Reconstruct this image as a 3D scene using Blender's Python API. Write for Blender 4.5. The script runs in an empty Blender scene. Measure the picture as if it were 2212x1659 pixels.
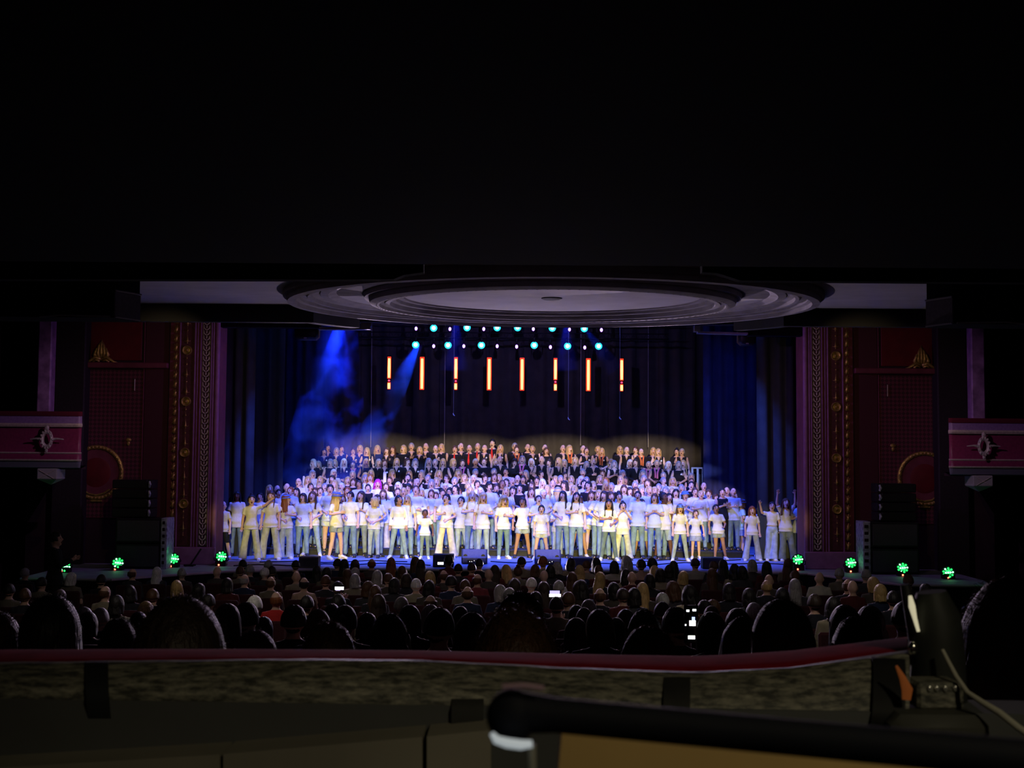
import bpy, math, random
from mathutils import Vector, Matrix, noise
R_ = random.Random(7)
SC = bpy.context.scene
COL = SC.collection
PI = math.pi
# ------------------------------------------------------------------ camera
F = 2600.0; CX = 1106.0; CY = 829.5; CAMZ = 2.68
PITCH = math.atan(155.5 / F); ROLL = math.atan(0.0075)
_cr, _sr = math.cos(ROLL), math.sin(ROLL)
_fw = Vector((0, math.cos(PITCH), math.sin(PITCH))); _up = Vector((0, -math.sin(PITCH), math.cos(PITCH))); _rt = Vector((1, 0, 0))
_R = _rt * _cr + _up * _sr; _U = -_rt * _sr + _up * _cr
CAM = Vector((0, 0, CAMZ))
cd = bpy.data.cameras.new('camera'); cam = bpy.data.objects.new('camera', cd); COL.objects.link(cam)
cd.sensor_width = 36; cd.lens = 36 * F / 2212; cd.clip_start = 0.05; cd.clip_end = 200
cam.matrix_world = Matrix((( _R.x, _U.x, -_fw.x, 0), (_R.y, _U.y, -_fw.y, 0), (_R.z, _U.z, -_fw.z, CAMZ), (0, 0, 0, 1)))
cd.dof.use_dof = True; cd.dof.focus_distance = 30; cd.dof.aperture_fstop = 14
SC.camera = cam
def ray(px, py): return (_R * (px - CX) - _U * (py - CY) + _fw * F)
def at(px, py, Y):
    d = ray(px, py); return CAM + d * (Y / d.y)
def onz(px, py, z):
    d = ray(px, py); return CAM + d * ((z - CAMZ) / d.z)
# ------------------------------------------------------------------ world, exposure, lamps
w = bpy.data.worlds.new('world'); SC.world = w; w.use_nodes = True
w.node_tree.nodes['Background'].inputs[0].default_value = (0.25, 0.3, 0.6, 1); w.node_tree.nodes['Background'].inputs[1].default_value = 0.0
vs = SC.view_settings; vs.view_transform = 'Standard'; vs.look = 'None'; vs.exposure = 0; vs.gamma = 1; vs.use_curve_mapping = False
def spot(loc, to, power, col, half, blend=0.5, sx=1.0, sy=1.0, radius=0.0):
    l = bpy.data.lights.new('spot_light', 'SPOT'); l.energy = power; l.color = col; l.spot_size = 2 * math.radians(half); l.spot_blend = blend
    l.shadow_soft_size = radius
    o = bpy.data.objects.new('spot_light', l); COL.objects.link(o); o.location = loc
    o.rotation_euler = (Vector(to) - Vector(loc)).to_track_quat('-Z', 'Y').to_euler(); o.scale = (sx, sy, 1); return o
def lamp(loc, power, col, radius=0.0):
    l = bpy.data.lights.new('point_light', 'POINT'); l.energy = power; l.color = col; l.shadow_soft_size = radius
    o = bpy.data.objects.new('point_light', l); COL.objects.link(o); o.location = loc; return o
def area(loc, to, power, col, sx, sy, spread=180):
    l = bpy.data.lights.new('area_light', 'AREA'); l.energy = power; l.color = col; l.shape = 'RECTANGLE'; l.size = sx; l.size_y = sy; l.spread = math.radians(spread)
    o = bpy.data.objects.new('area_light', l); COL.objects.link(o); o.location = loc
    o.rotation_euler = (Vector(to) - Vector(loc)).to_track_quat('-Z', 'Y').to_euler(); return o
SX0 = -0.02
# follow and wash lights hung on the front of the circle, above the soffit edge
for i, x in enumerate((-5.5, -3.4, -1.2, 1.2, 3.4, 5.4)):
    k = 0.45 if i in (0, 5) else 1.0
    spot((x * 0.6, 12.3, 5.0), (x, 31.0, 0.80), 13500 * k, (1.0, 0.82, 0.22), 7, 0.5, 1.0, 0.44)
for x in (-4.6, -2.3, 0, 2.3, 4.6):
    spot((x * 0.6, 12.3, 5.05), (x, 33.7, 1.85), 15500, (0.84, 0.66, 1.0), 5.4, 0.6, 1.0, 0.34)
for x in (-4.2, -1.4, 1.4, 4.2):
    spot((x * 0.6, 12.3, 5.15), (x, 37.1, 2.92), 26000, (1.0, 0.74, 0.46), 4.6, 1.0, 1.0, 0.36)
for x in (-4.4, -1.5, 1.5, 4.4):
    spot((x * 0.6, 12.3, 5.1), (x, 36.0, 2.36), 17000, (0.34, 0.42, 1.0), 4.8, 0.5, 1.0, 0.18)
# blue wash from the flies
for x in (-5.4, -3.2, -1.1, 1.1, 3.2, 5.4):
    spot((x * 0.9, 30.4, 7.6), (x * 0.95, 32.4, 0.3), 2900, (0.04, 0.10, 1.0), 30, 0.6)
    spot((x * 0.85, 36.0, 8.6), (x * 0.85, 35.0, 0.5), 1000, (0.05, 0.12, 1.0), 28, 0.6)
spot((0, 31.5, 7.4), (0, 39.6, 4.6), 380, (0.34, 0.26, 1.0), 52, 1.0)  # added violet spot standing in for ambient light on the backcloth
# added unseen spot standing in for stage light bounced up to the hall ceiling
spot((0, 28.4, 0.3), (0.8, 22.0, 5.8), 700, (0.95, 0.76, 0.94), 62, 1.0)
# unseen warm fill added over the front stalls to lift the audience's backs
spot((-4, 12.5, 5.4), (-4, 20, -0.9), 290, (1.0, 0.90, 0.78), 33, 0.8, radius=0.2)
spot((3.5, 12.5, 5.4), (3.5, 20, -0.9), 290, (1.0, 0.90, 0.78), 33, 0.8, radius=0.2)
for x in (-3.5, 3.5): spot((x, 30.1, 5.5), (x * 0.6, 6, 0.9), 1700, (0.88, 0.66, 0.92), 32, 0.7)  # added unseen backlights at the arch, for rims on the audience's hair
# purple side wash on the arch
for s in (-1, 1):
    spot((s * 3.0, 27.2, 5.2), (s * 7.6, 29.4, 2.6), 170, (0.62, 0.26, 1.0), 48, 0.9)
    spot((s * 6.4, 22.5, 5.0), (s * 8.6, 29.4, 3.4), 105, (1.0, 0.72, 0.36), 30, 0.8)
    spot((s * 5.5, 21.5, 5.0), (s * 10.4, 26, 3.2), 190, (0.9, 0.6, 1.0), 24, 0.9)
# added warm spot above and behind the camera, to light the rail
spot((0.9, -0.5, 3.7), (0.14, 1.42, 2.33), 30, (1.0, 0.88, 0.60), 22, 1.0, radius=0.05)
# ------------------------------------------------------------------ materials
def lin(c): return tuple(((x / 255) / 12.92 if x / 255 <= 0.04045 else ((x / 255 + 0.055) / 1.055) ** 2.4) for x in c)
MATS = {}
def mat(name, col=(0.5, 0.5, 0.5), rough=0.7, metal=0.0, bump=0.0, scale=20.0, var=0.0, spec=0.3, tint=False, emit=None, estr=0.0, stretch=None, sheen=0.0):
    if name in MATS: return MATS[name]
    m = bpy.data.materials.new(name); m.use_nodes = True; nt = m.node_tree; b = nt.nodes['Principled BSDF']
    b.inputs['Roughness'].default_value = rough; b.inputs['Metallic'].default_value = metal; b.inputs['Specular IOR Level'].default_value = spec
    b.inputs['Base Color'].default_value = (*col, 1)
    if sheen: b.inputs['Sheen Weight'].default_value = sheen
    src = None
    if tint:
        oi = nt.nodes.new('ShaderNodeObjectInfo'); src = oi.outputs['Color']
    if var or bump:
        tc = nt.nodes.new('ShaderNodeTexCoord'); mp = nt.nodes.new('ShaderNodeMapping'); nt.links.new(tc.outputs['Object'], mp.inputs[0])
        if stretch: mp.inputs['Scale'].default_value = stretch
        n = nt.nodes.new('ShaderNodeTexNoise'); n.inputs['Scale'].default_value = scale; n.inputs['Detail'].default_value = 4; nt.links.new(mp.outputs[0], n.inputs['Vector'])
        if var:
            mx = nt.nodes.new('ShaderNodeMix'); mx.data_type = 'RGBA'; mx.blend_type = 'MULTIPLY'; mx.inputs[0].default_value = 1.0
            rp = nt.nodes.new('ShaderNodeMapRange'); rp.inputs[1].default_value = 0.3; rp.inputs[2].default_value = 0.7; rp.inputs[3].default_value = 1 - var; rp.inputs[4].default_value = 1 + var * 0.6
            nt.links.new(n.outputs['Fac'], rp.inputs[0]); nt.links.new(rp.outputs[0], mx.inputs[7])
            if src: nt.links.new(src, mx.inputs[6])
            else: mx.inputs[6].default_value = (*col, 1)
            src = mx.outputs[2]
        if bump:
            bp = nt.nodes.new('ShaderNodeBump'); bp.inputs['Strength'].default_value = bump; bp.inputs['Distance'].default_value = 0.02; nt.links.new(n.outputs['Fac'], bp.inputs['Height']); nt.links.new(bp.outputs[0], b.inputs['Normal'])
    if src: nt.links.new(src, b.inputs['Base Color'])
    if emit: b.inputs['Emission Color'].default_value = (*emit, 1); b.inputs['Emission Strength'].default_value = estr
    MATS[name] = m; return m
SKIN = mat('skin', rough=0.55, tint=True, var=0.08, scale=30)
EYE = mat('eye', (0.02, 0.015, 0.015), 0.3)
MOUTH = mat('mouth', (0.10, 0.012, 0.015), 0.5)
CLOTH = mat('cloth', rough=0.9, tint=True, var=0.14, scale=9, bump=0.5)
DENIM = mat('denim', rough=0.9, tint=True, var=0.32, scale=7, bump=0.5)
HAIR = mat('hair', rough=0.5, tint=True, var=0.4, scale=60, bump=0.5, stretch=(1, 1, 0.12), spec=0.4)
SHOE = mat('shoe', rough=0.6, tint=True, var=0.05)
BLACK = mat('black_metal', (0.012, 0.012, 0.014), 0.45, var=0.2)
MBLK = mat('matt_black', (0.006, 0.006, 0.007), 0.95, var=0.3, scale=6, spec=0.1)
GOLD = mat('gilt', (0.50, 0.34, 0.10), 0.42, metal=0.55, var=0.5, scale=14, bump=0.3)
PGOLD = mat('pale_gilt', (0.60, 0.52, 0.44), 0.5, metal=0.2, var=0.4, scale=14, bump=0.3)
MAROON = mat('maroon_paint', (0.17, 0.035, 0.065), 0.6, var=0.25, scale=5)
PURPLE = mat('mauve_paint', (0.28, 0.12, 0.27), 0.5, var=0.2, scale=6)
RED = mat('red_paint', (0.13, 0.007, 0.016), 0.6, var=0.2, scale=4)
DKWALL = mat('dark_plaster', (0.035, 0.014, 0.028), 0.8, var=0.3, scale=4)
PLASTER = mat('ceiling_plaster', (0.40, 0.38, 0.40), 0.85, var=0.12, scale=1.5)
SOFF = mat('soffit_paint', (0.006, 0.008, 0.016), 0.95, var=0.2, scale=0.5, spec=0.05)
# ------------------------------------------------------------------ mesh helpers
class MB:
    def __init__(s): s.v = []; s.f = []; s.m = []; s.cur = 0
    def add(s, vs, fs):
        o = len(s.v); s.v += [tuple(v) for v in vs]; s.f += [tuple(i + o for i in f) for f in fs]; s.m += [s.cur] * len(fs); return s
    def box(s, x0, x1, y0, y1, z0, z1, b=0.0):
        if b <= 0:
            vs = [(x, y, z) for z in (z0, z1) for x, y in ((x0, y0), (x1, y0), (x1, y1), (x0, y1))]
            return s.add(vs, [(3, 2, 1, 0), (4, 5, 6, 7), (0, 1, 5, 4), (1, 2, 6, 5), (2, 3, 7, 6), (3, 0, 4, 7)])
        vs = []
        for z, q in ((z0, b), (z0 + b, 0), (z1 - b, 0), (z1, b)):
            X0, X1, Y0, Y1 = x0 + q, x1 - q, y0 + q, y1 - q
            vs += [(X0 + (b - q), Y0, z), (X1 - (b - q), Y0, z), (X1, Y0 + (b - q), z), (X1, Y1 - (b - q), z), (X1 - (b - q), Y1, z), (X0 + (b - q), Y1, z), (X0, Y1 - (b - q), z), (X0, Y0 + (b - q), z)]
        fs = [tuple(range(7, -1, -1)), tuple(range(24, 32))]
        for k in range(3):
            for i in range(8): j = (i + 1) % 8; fs.append((k * 8 + i, k * 8 + j, k * 8 + 8 + j, k * 8 + 8 + i))
        return s.add(vs, fs)
    def tube(s, pts, rad, n=8, flat=None, side=None):
        pts = [Vector(p) for p in pts]
        if not hasattr(rad, '__len__'): rad = [rad] * len(pts)
        vs = []; u = Vector(side) if side is not None else None
        for i, p in enumerate(pts):
            t = (pts[min(i + 1, len(pts) - 1)] - pts[max(i - 1, 0)]).normalized()
            if u is None: u = t.orthogonal().normalized()
            u = (u - t * u.dot(t)); u = u.normalized() if u.length > 1e-6 else t.orthogonal().normalized(); w_ = t.cross(u)
            r = rad[i]; rx, ry = (r if isinstance(r, (tuple, list)) else (r, r * (flat or 1)))
            for k in range(n): a = 2 * PI * k / n; vs.append(p + u * rx * math.cos(a) + w_ * ry * math.sin(a))
        fs = [tuple(range(n - 1, -1, -1)), tuple(range((len(pts) - 1) * n, len(pts) * n))]
        for i in range(len(pts) - 1):
            for k in range(n): j = (k + 1) % n; fs.append((i * n + k, i * n + j, i * n + n + j, i * n + n + k))
        return s.add(vs, fs)
    def rings(s, rs, n=16):      # rs: (z, rx, ry, cx, cy, tilt)
        vs = []
        for r in rs:
            z, rx, ry = r[:3]; cx = r[3] if len(r) > 3 else 0; cy = r[4] if len(r) > 4 else 0; ti = r[5] if len(r) > 5 else 0
            for k in range(n):
                a = 2 * PI * k / n; y = math.sin(a); vs.append((cx + rx * math.cos(a), cy + ry * y, z + ti * y))
        L = len(rs); fs = [tuple(range(n - 1, -1, -1)), tuple(range((L - 1) * n, L * n))]
        for i in range(L - 1):
            for k in range(n): j = (k + 1) % n; fs.append((i * n + k, i * n + j, i * n + n + j, i * n + n + k))
        return s.add(vs, fs)
    def ball(s, c, rx, ry, rz, nu=12, nv=8, fn=None, M=None):
        c = Vector(c); vs = []
        for j in range(nv + 1):
            th = PI * j / nv
            for i in range(nu):
                ph = 2 * PI * i / nu; d = Vector((math.sin(th) * math.cos(ph), math.sin(th) * math.sin(ph), math.cos(th)))
                k = fn(d) if fn else 1.0
                p = Vector((d.x * rx * k, d.y * ry * k, d.z * rz * k))
                if M: p = M @ p
                vs.append(c + p)
        fs = []
        for j in range(nv):
            for i in range(nu):
                q = (i + 1) % nu; fs.append((j * nu + i, (j + 1) * nu + i, (j + 1) * nu + q, j * nu + q))
        return s.add(vs, fs)
    def lathe(s, prof, n=48, c=(0, 0, 0), axis='z', close=False):
        vs = []
        for r, h in prof:
            for k in range(n):
                a = 2 * PI * k / n
                if axis == 'z': vs.append((c[0] + r * math.cos(a), c[1] + r * math.sin(a), c[2] + h))
                else: vs.append((c[0] + r * math.cos(a), c[1] + h, c[2] + r * math.sin(a)))
        fs = []; L = len(prof)
        for i in range(L - 1 if not close else L):
            i2 = (i + 1) % L
            for k in range(n): j = (k + 1) % n; fs.append((i * n + k, i * n + j, i2 * n + j, i2 * n + k))
        if not close:
            if prof[0][0] > 0: fs.append(tuple(range(n - 1, -1, -1)))
            fs.append(tuple(range((L - 1) * n, L * n)))
        return s.add(vs, fs)
    def prism(s, poly, y0, y1):      # poly in (x, z), extruded in y
        n = len(poly); vs = [(x, y0, z) for x, z in poly] + [(x, y1, z) for x, z in poly]
        return s.add(vs, [tuple(range(n)), tuple(range(2 * n - 1, n - 1, -1))] + [(i, i + n, (i + 1) % n + n, (i + 1) % n) for i in range(n)])
    def slab(s, poly, z0, z1):      # poly in (x, y), extruded in z
        n = len(poly); vs = [(x, y, z0) for x, y in poly] + [(x, y, z1) for x, y in poly]
        return s.add(vs, [tuple(range(n - 1, -1, -1)), tuple(range(n, 2 * n))] + [(i, (i + 1) % n, (i + 1) % n + n, i + n) for i in range(n)])
    def mesh(s, name, mats, smooth=True, angle=None):
        me = bpy.data.meshes.new(name); me.from_pydata(s.v, [], s.f)
        for m in (mats if isinstance(mats, (list, tuple)) else [mats]): me.materials.append(m)
        me.polygons.foreach_set('material_index', s.m); me.validate(); me.update()
        if smooth: me.polygons.foreach_set('use_smooth', [True] * len(me.polygons))
        import bmesh
        bm = bmesh.new(); bm.from_mesh(me); bmesh.ops.recalc_face_normals(bm, faces=bm.faces); bm.to_mesh(me); bm.free()
        if smooth and angle: me.set_sharp_from_angle(angle=math.radians(angle))
        return me
def obj(name, me, parent=None, loc=None, col=None, rot=None, scale=None):
    o = bpy.data.objects.new(name, me); COL.objects.link(o)
    if parent: o.parent = parent
    if loc is not None: o.location = loc
    if rot is not None: o.rotation_euler = rot
    if scale is not None: o.scale = scale
    if col: o.color = (*col, 1)
    return o
def tag(o, label=None, cat=None, group=None, kind=None):
    if label: o['label'] = label
    if cat: o['category'] = cat
    if group: o['group'] = group
    if kind: o['kind'] = kind
    return o
def empty(name, loc, rz=0, **k):
    o = bpy.data.objects.new(name, None); COL.objects.link(o); o.location = loc; o.rotation_euler = (0, 0, rz); o.empty_display_size = 0.1; tag(o, **k); return o
def build(name, mb, m, parent=None, smooth=False, angle=40, **k):
    o = obj(name, mb.mesh(name, m, smooth, angle if smooth else None), parent)
    return tag(o, **k) if k else o
_tmp = {}
def remesh(mb, voxel, name, mats, smooth_it=2):
    me = mb.mesh('tmp', SKIN, False); o = bpy.data.objects.new('tmp', me); COL.objects.link(o)
    r = o.modifiers.new('r', 'REMESH'); r.mode = 'VOXEL'; r.voxel_size = voxel; r.use_smooth_shade = True
    s = o.modifiers.new('s', 'SMOOTH'); s.iterations = smooth_it; s.factor = 0.5
    dg = bpy.context.evaluated_depsgraph_get(); dg.update()
    out = bpy.data.meshes.new_from_object(o.evaluated_get(dg)); out.name = name
    bpy.data.objects.remove(o); bpy.data.meshes.remove(me)
    out.materials.clear()
    for m in (mats if isinstance(mats, (list, tuple)) else [mats]): out.materials.append(m)
    return out
def merge_mesh(me, mb):      # append a MB (with material indices) to a mesh
    vs = [tuple(v.co) for v in me.vertices]; fs = [tuple(p.vertices) for p in me.polygons]; o = len(vs)
    ms = [0] * len(fs) + mb.m
    n = bpy.data.meshes.new(me.name); n.from_pydata(vs + mb.v, [], fs + [tuple(i + o for i in f) for f in mb.f])
    for m in me.materials: n.materials.append(m)
    n.polygons.foreach_set('material_index', ms); n.polygons.foreach_set('use_smooth', [True] * len(ms)); n.update(); bpy.data.meshes.remove(me); return n
ONES = ['', 'first', 'second', 'third', 'fourth', 'fifth', 'sixth', 'seventh', 'eighth', 'ninth', 'tenth', 'eleventh', 'twelfth', 'thirteenth', 'fourteenth', 'fifteenth', 'sixteenth', 'seventeenth', 'eighteenth', 'nineteenth']
TENS = {2: ('twentieth', 'twenty'), 3: ('thirtieth', 'thirty'), 4: ('fortieth', 'forty'), 5: ('fiftieth', 'fifty'), 6: ('sixtieth', 'sixty')}
def ordw(n):
    if n < 20: return ONES[n]
    t, o = divmod(n, 10); return TENS[t][0] if o == 0 else TENS[t][1] + '-' + ONES[o]
# ------------------------------------------------------------------ the setting: stage, hall floor, ceiling, walls
STF = mat('stage_floor_paint', (0.30, 0.32, 0.40), 0.6, var=0.35, scale=1.6, stretch=(1, 4, 1))
def struct(name, mb, m, smooth=False, **k):
    o = build(name, mb, m, None, smooth); o['kind'] = 'structure'
    for a, b in k.items(): o[a] = b
    return o
fl = [onz(240, 1250, 0), onz(330, 1243, 0), onz(480, 1233, 0)]; fr = [onz(1745, 1237, 0), onz(1850, 1250, 0), onz(1960, 1262, 0)]
edge = [(-10.5, 26.0)] + [(p.x, p.y) for p in fl] + [(-4, 28.75), (4, 28.75)] + [(p.x, p.y) for p in fr] + [(10.5, 26.0)]
mb = MB().slab(edge + [(10.5, 40.5), (-10.5, 40.5)], -0.86, 0.0); stage = struct('floor', mb, STF)
lip = MB()
for a, b in zip(edge[:-1], edge[1:]): lip.tube([(a[0], a[1] - 0.015, -0.03), (b[0], b[1] - 0.015, -0.03)], 0.03, 6)
struct('trim_1', lip, mat('stage_edge', (0.35, 0.34, 0.33), 0.5))
face = MB()
for a, b in zip(edge[:-1], edge[1:]):
    face.add([(a[0], a[1] - 0.02, -0.86), (b[0], b[1] - 0.02, -0.86), (b[0], b[1] - 0.02, -0.06), (a[0], a[1] - 0.02, -0.06)], [(0, 1, 2, 3)])
struct('trim_2', face, MBLK)
ZT = [(-3, 1.42), (1.75, 1.42), (1.9, 1.10), (3, 1.02), (4, .80), (5, .68), (7, .45), (10, .15), (14, -.25), (17, -.55), (20, -.70), (22, -.78), (24.5, -.83), (31, -.86)]
def zf(Y):
    for (a, za), (b, zb) in zip(ZT[:-1], ZT[1:]):
        if a <= Y <= b: return za + (zb - za) * (Y - a) / (b - a)
    return ZT[-1][1]
mb = MB(); vs = []
for Y, z in ZT: vs += [(-13, Y, z), (13, Y, z)]
mb.add(vs, [(2 * i, 2 * i + 1, 2 * i + 3, 2 * i + 2) for i in range(len(ZT) - 1)]); struct('floor.001', mb, mat('stalls_carpet', (0.03, 0.006, 0.008), 0.95, var=0.3))
# balcony soffit above the camera
HC = 5.73
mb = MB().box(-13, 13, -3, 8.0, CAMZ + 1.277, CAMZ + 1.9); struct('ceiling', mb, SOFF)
# steps of the side ceilings seen under the circle front
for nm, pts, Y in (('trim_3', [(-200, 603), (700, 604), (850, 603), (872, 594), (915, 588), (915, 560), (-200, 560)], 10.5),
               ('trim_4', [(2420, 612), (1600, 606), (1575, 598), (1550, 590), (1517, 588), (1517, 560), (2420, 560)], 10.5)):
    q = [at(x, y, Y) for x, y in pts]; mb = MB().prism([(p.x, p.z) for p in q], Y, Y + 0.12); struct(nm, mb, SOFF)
# hall ceiling with round boss
XD, YD = at(1192, 640, 23).x, 23.0
TI = 0.03
def arc(r, a0, a1, n): return [(XD + r * math.cos(a0 + (a1 - a0) * i / n), YD + r * math.sin(a0 + (a1 - a0) * i / n)) for i in range(n + 1)]
a_ = math.asin(2.0 / 5.3)
far = [(-13, 25.0)] + arc(5.3, PI - a_, a_, 40) + [(13, 25.0)]
mb = MB().slab([(13, 8.2), (-13, 8.2)] + far, HC, HC + 0.3); mb.v = [(v[0], v[1], v[2] + TI * (v[1] - YD)) for v in mb.v]; struct('ceiling.001', mb, PLASTER)
bm_ = MB()
for a, b in zip(far[:-1], far[1:]):
    d = Vector((b[0] - a[0], b[1] - a[1])).normalized(); n_ = Vector((-d.y, d.x)) * 0.25; z0 = HC - (0.36 if abs(a[0] - XD) > 4.0 and abs(b[0] - XD) > 4.0 else 0.12)
    bm_.slab([a, b, (b[0] + n_.x, b[1] + n_.y), (a[0] + n_.x, a[1] + n_.y)], z0, HC + 1.6)
bm_.v = [(v[0], v[1], v[2] + TI * (v[1] - YD)) for v in bm_.v]; struct('trim_5', bm_, mat('dark_beam', (0.03, 0.03, 0.035), 0.9))
root = empty('ceiling_boss', (XD, YD, HC), kind='structure'); root.rotation_euler = (TI, 0, 0)
RP = mat('moulding_plaster', (0.27, 0.25, 0.28), 0.95, var=0.2, scale=3, spec=0.05)
DKP = mat('shadow_gap_paint', (0.06, 0.055, 0.065), 0.9, var=0.2)
prof = [(5.08, 0.0), (5.08, -0.10), (5.02, -0.12), (5.0, -0.20), (4.86, -0.21), (4.86, -0.13), (4.78, -0.12), (4.78, -0.06), (4.64, -0.07), (4.63, -0.11), (4.56, -0.11), (4.55, -0.04), (4.42, -0.03), (4.42, 0.0)]
build('outer_moulding', MB().lathe(prof, 96), RP, root, True)
build('stepped_ring', MB().lathe([(4.40, 0.0), (4.40, -0.04), (4.25, -0.06), (4.22, -0.03), (4.12, -0.02), (4.1, 0.0)], 96), RP, root, True)
prof = [(3.60, 0.0), (3.58, -0.08), (3.50, -0.09), (3.48, -0.17), (3.38, -0.21), (3.30, -0.21), (3.29, -0.15), (3.20, -0.15), (3.19, -0.18), (3.10, -0.18), (3.09, -0.10), (2.98, -0.10), (2.97, -0.04), (2.84, -0.045), (2.83, 0.0)]
build('inner_moulding', MB().lathe(prof, 96), RP, root, True)
build('disc', MB().lathe([(2.9, -0.012), (2.9, 0.0)], 96), PLASTER, root, True)
build('rosette', MB().lathe([(0.20, 0.0), (0.20, -0.03), (0.15, -0.05), (0.05, -0.06), (0.001, -0.06)], 24), mat('dark_grille', (0.02, 0.02, 0.02)), root, True)
bead = MB().ball((0, 0, 0), 0.03, 0.014, 0.012, 8, 5).mesh('bead', RP)
for r, n, z in ((4.94, 150, -0.165), (3.35, 120, -0.205)):
    for i in range(n):
        a = 2 * PI * i / n; obj('bead', bead, root, (r * math.cos(a), r * math.sin(a), z), rot=(0, 0, a + PI / 2))
# arms of the side circles close under the ceiling
PANEL = mat('grey_mauve_panel', (0.16, 0.14, 0.17), 0.7, var=0.15)
for s, nm in ((-1, 'trim_6'), (1, 'trim_7')):
    xc = 0.60 if s > 0 else 0
    q = [(s * 5.66 + xc, 17.0), (s * 5.44 + xc, 17.45), (s * 5.5 + xc, 17.6), (s * 13, 17.6), (s * 13, 17.0)]
    if s > 0: q = q[::-1]
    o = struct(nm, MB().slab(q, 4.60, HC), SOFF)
    a, b = Vector((s * 5.66 + xc, 17.0)), Vector((s * 5.44 + xc, 17.45))
    d = (b - a); nn = Vector((d.y, -d.x)).normalized() * (-s) * -0.02
    nn = Vector((-s * abs(nn.x), -abs(nn.y)))
    build('end_panel', MB().slab([tuple(a + nn), tuple(b + nn), tuple(b), tuple(a)], 4.62, 4.97), PANEL, o)
    build('end_moulding', MB().tube([(*(a + nn * 1.3), 4.985), (*(b + nn * 1.3), 4.985)], 0.014, 6).tube([(*(a + nn * 1.3), 4.61), (*(b + nn * 1.3), 4.61)], 0.014, 6), RP, o)
    build('lip', MB().tube([(s * 5.7 + xc, 16.97, 4.61), (s * 6.4 + xc, 16.97, 4.625), (s * 6.7 + xc, 16.97, 4.60)], 0.012, 6), RP, o)
# outer hall walls
struct('wall_left', MB().box(-13.2, -13, -3, 31, -1, HC + 1), DKWALL); struct('wall_right', MB().box(13, 13.2, -3, 31, -1, HC + 1), DKWALL)
struct('wall_rear', MB().box(-13.2, 13.2, -3.2, -3, -1, HC + 1), DKWALL)
struct('wall_stage_back', MB().box(-12, 12, 41, 41.2, -1, 11), MBLK); struct('wall_stage_left', MB().box(-10.8, -10.6, 30.4, 41, -1, 11), MBLK); struct('wall_stage_right', MB().box(10.6, 10.8, 30.4, 41, -1, 11), MBLK)
struct('ceiling.002', MB().box(-12, 12, 29.9, 41, 10.8, 11), MBLK)
# proscenium header over the opening with its pale stepped ledges
YP = 29.4
zh = at(1100, 696, YP).z
hd = struct('wall_header', MB().box(-8, 8, YP + 0.1, YP + 0.5, zh, 11), mat('header_black', (0.01, 0.01, 0.012), 0.9))
for pts in ([(690, 706), (800, 706), (800, 712), (690, 712)], [(780, 697), (802, 697), (802, 706), (780, 706)], [(1507, 716), (1615, 719), (1615, 723), (1507, 720)], [(1500, 703), (1512, 703), (1512, 717), (1500, 716)]):
    q = [at(x, y, YP - 0.05) for x, y in pts]; build('ledge', MB().prism([(p.x, p.z) for p in q], YP - 0.1, YP + 0.15), RP, hd)
for x0, x1, y0, y1 in ((470, 690, 690, 708), (1615, 1742, 700, 726)):
    a = at(x0, y0, YP); b = at(x1, y1, YP); build('pelmet', MB().box(a.x, b.x, YP + 0.0, YP + 0.3, b.z, a.z + 0.6, 0.02), MBLK, hd)
# arch pilasters -------------------------------------------------
def lx(px, Y=YP): return at(px, 1000, Y).x
medal = MB().lathe([(0.001, -0.075), (0.025, -0.07), (0.035, -0.045), (0.05, -0.03), (0.07, -0.03), (0.085, -0.06), (0.105, -0.065), (0.115, -0.05), (0.118, 0.0)], 28, axis='y').mesh('medallion', GOLD, True, 50)
boss = MB().ball((0, -0.06, 0), 0.022, 0.03, 0.022, 8, 6).mesh('boss', GOLD)
spike = MB().lathe([(0.004, 0.17), (0.010, 0.10), (0.020, 0.04), (0.032, 0.0), (0.022, -0.02), (0.010, -0.03), (0.014, -0.05), (0.004, -0.07)], 10).tube([(-0.075, 0, 0.0), (0, 0, -0.012), (0.075, 0, 0.0)], [0.004, 0.008, 0.004], 6).mesh('spindle', GOLD)
knob = MB().ball((0, 0, 0), 0.018, 0.016, 0.022, 8, 6).tube([(0, 0, 0.09), (0, 0, -0.09)], 0.005, 5).mesh('knob', GOLD)
leafm = MB().ball((0, 0, 0), 0.035, 0.03, 0.105, 8, 8, fn=lambda d: 1 + 0.25 * math.sin(d.z * 7)).tube([(-0.05, 0, -0.08), (-0.02, -0.01, 0), (-0.05, 0, 0.08)], 0.012, 6).tube([(0.05, 0, -0.08), (0.02, -0.01, 0), (0.05, 0, 0.08)], 0.012, 6).mesh('leaf_bead', GOLD)
def ulink():
    m = MB(); P = [(-0.075, 0, 0.055), (-0.06, -0.01, -0.02), (-0.03, -0.015, -0.05), (0, -0.015, -0.058), (0.03, -0.015, -0.05), (0.06, -0.01, -0.02), (0.075, 0, 0.055)]
    m.tube(P, 0.014, 6); m.tube([(0, -0.01, 0.05), (0, -0.012, -0.02)], [0.02, 0.010], 6); m.tube([(-0.088, 0, -0.06), (-0.088, 0, 0.06)], 0.008, 5); m.tube([(0.088, 0, -0.06), (0.088, 0, 0.06)], 0.008, 5); return m.mesh('scroll', PGOLD)
scroll = ulink()
PX = at(1106 - 640, 1000, YP).x
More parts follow.
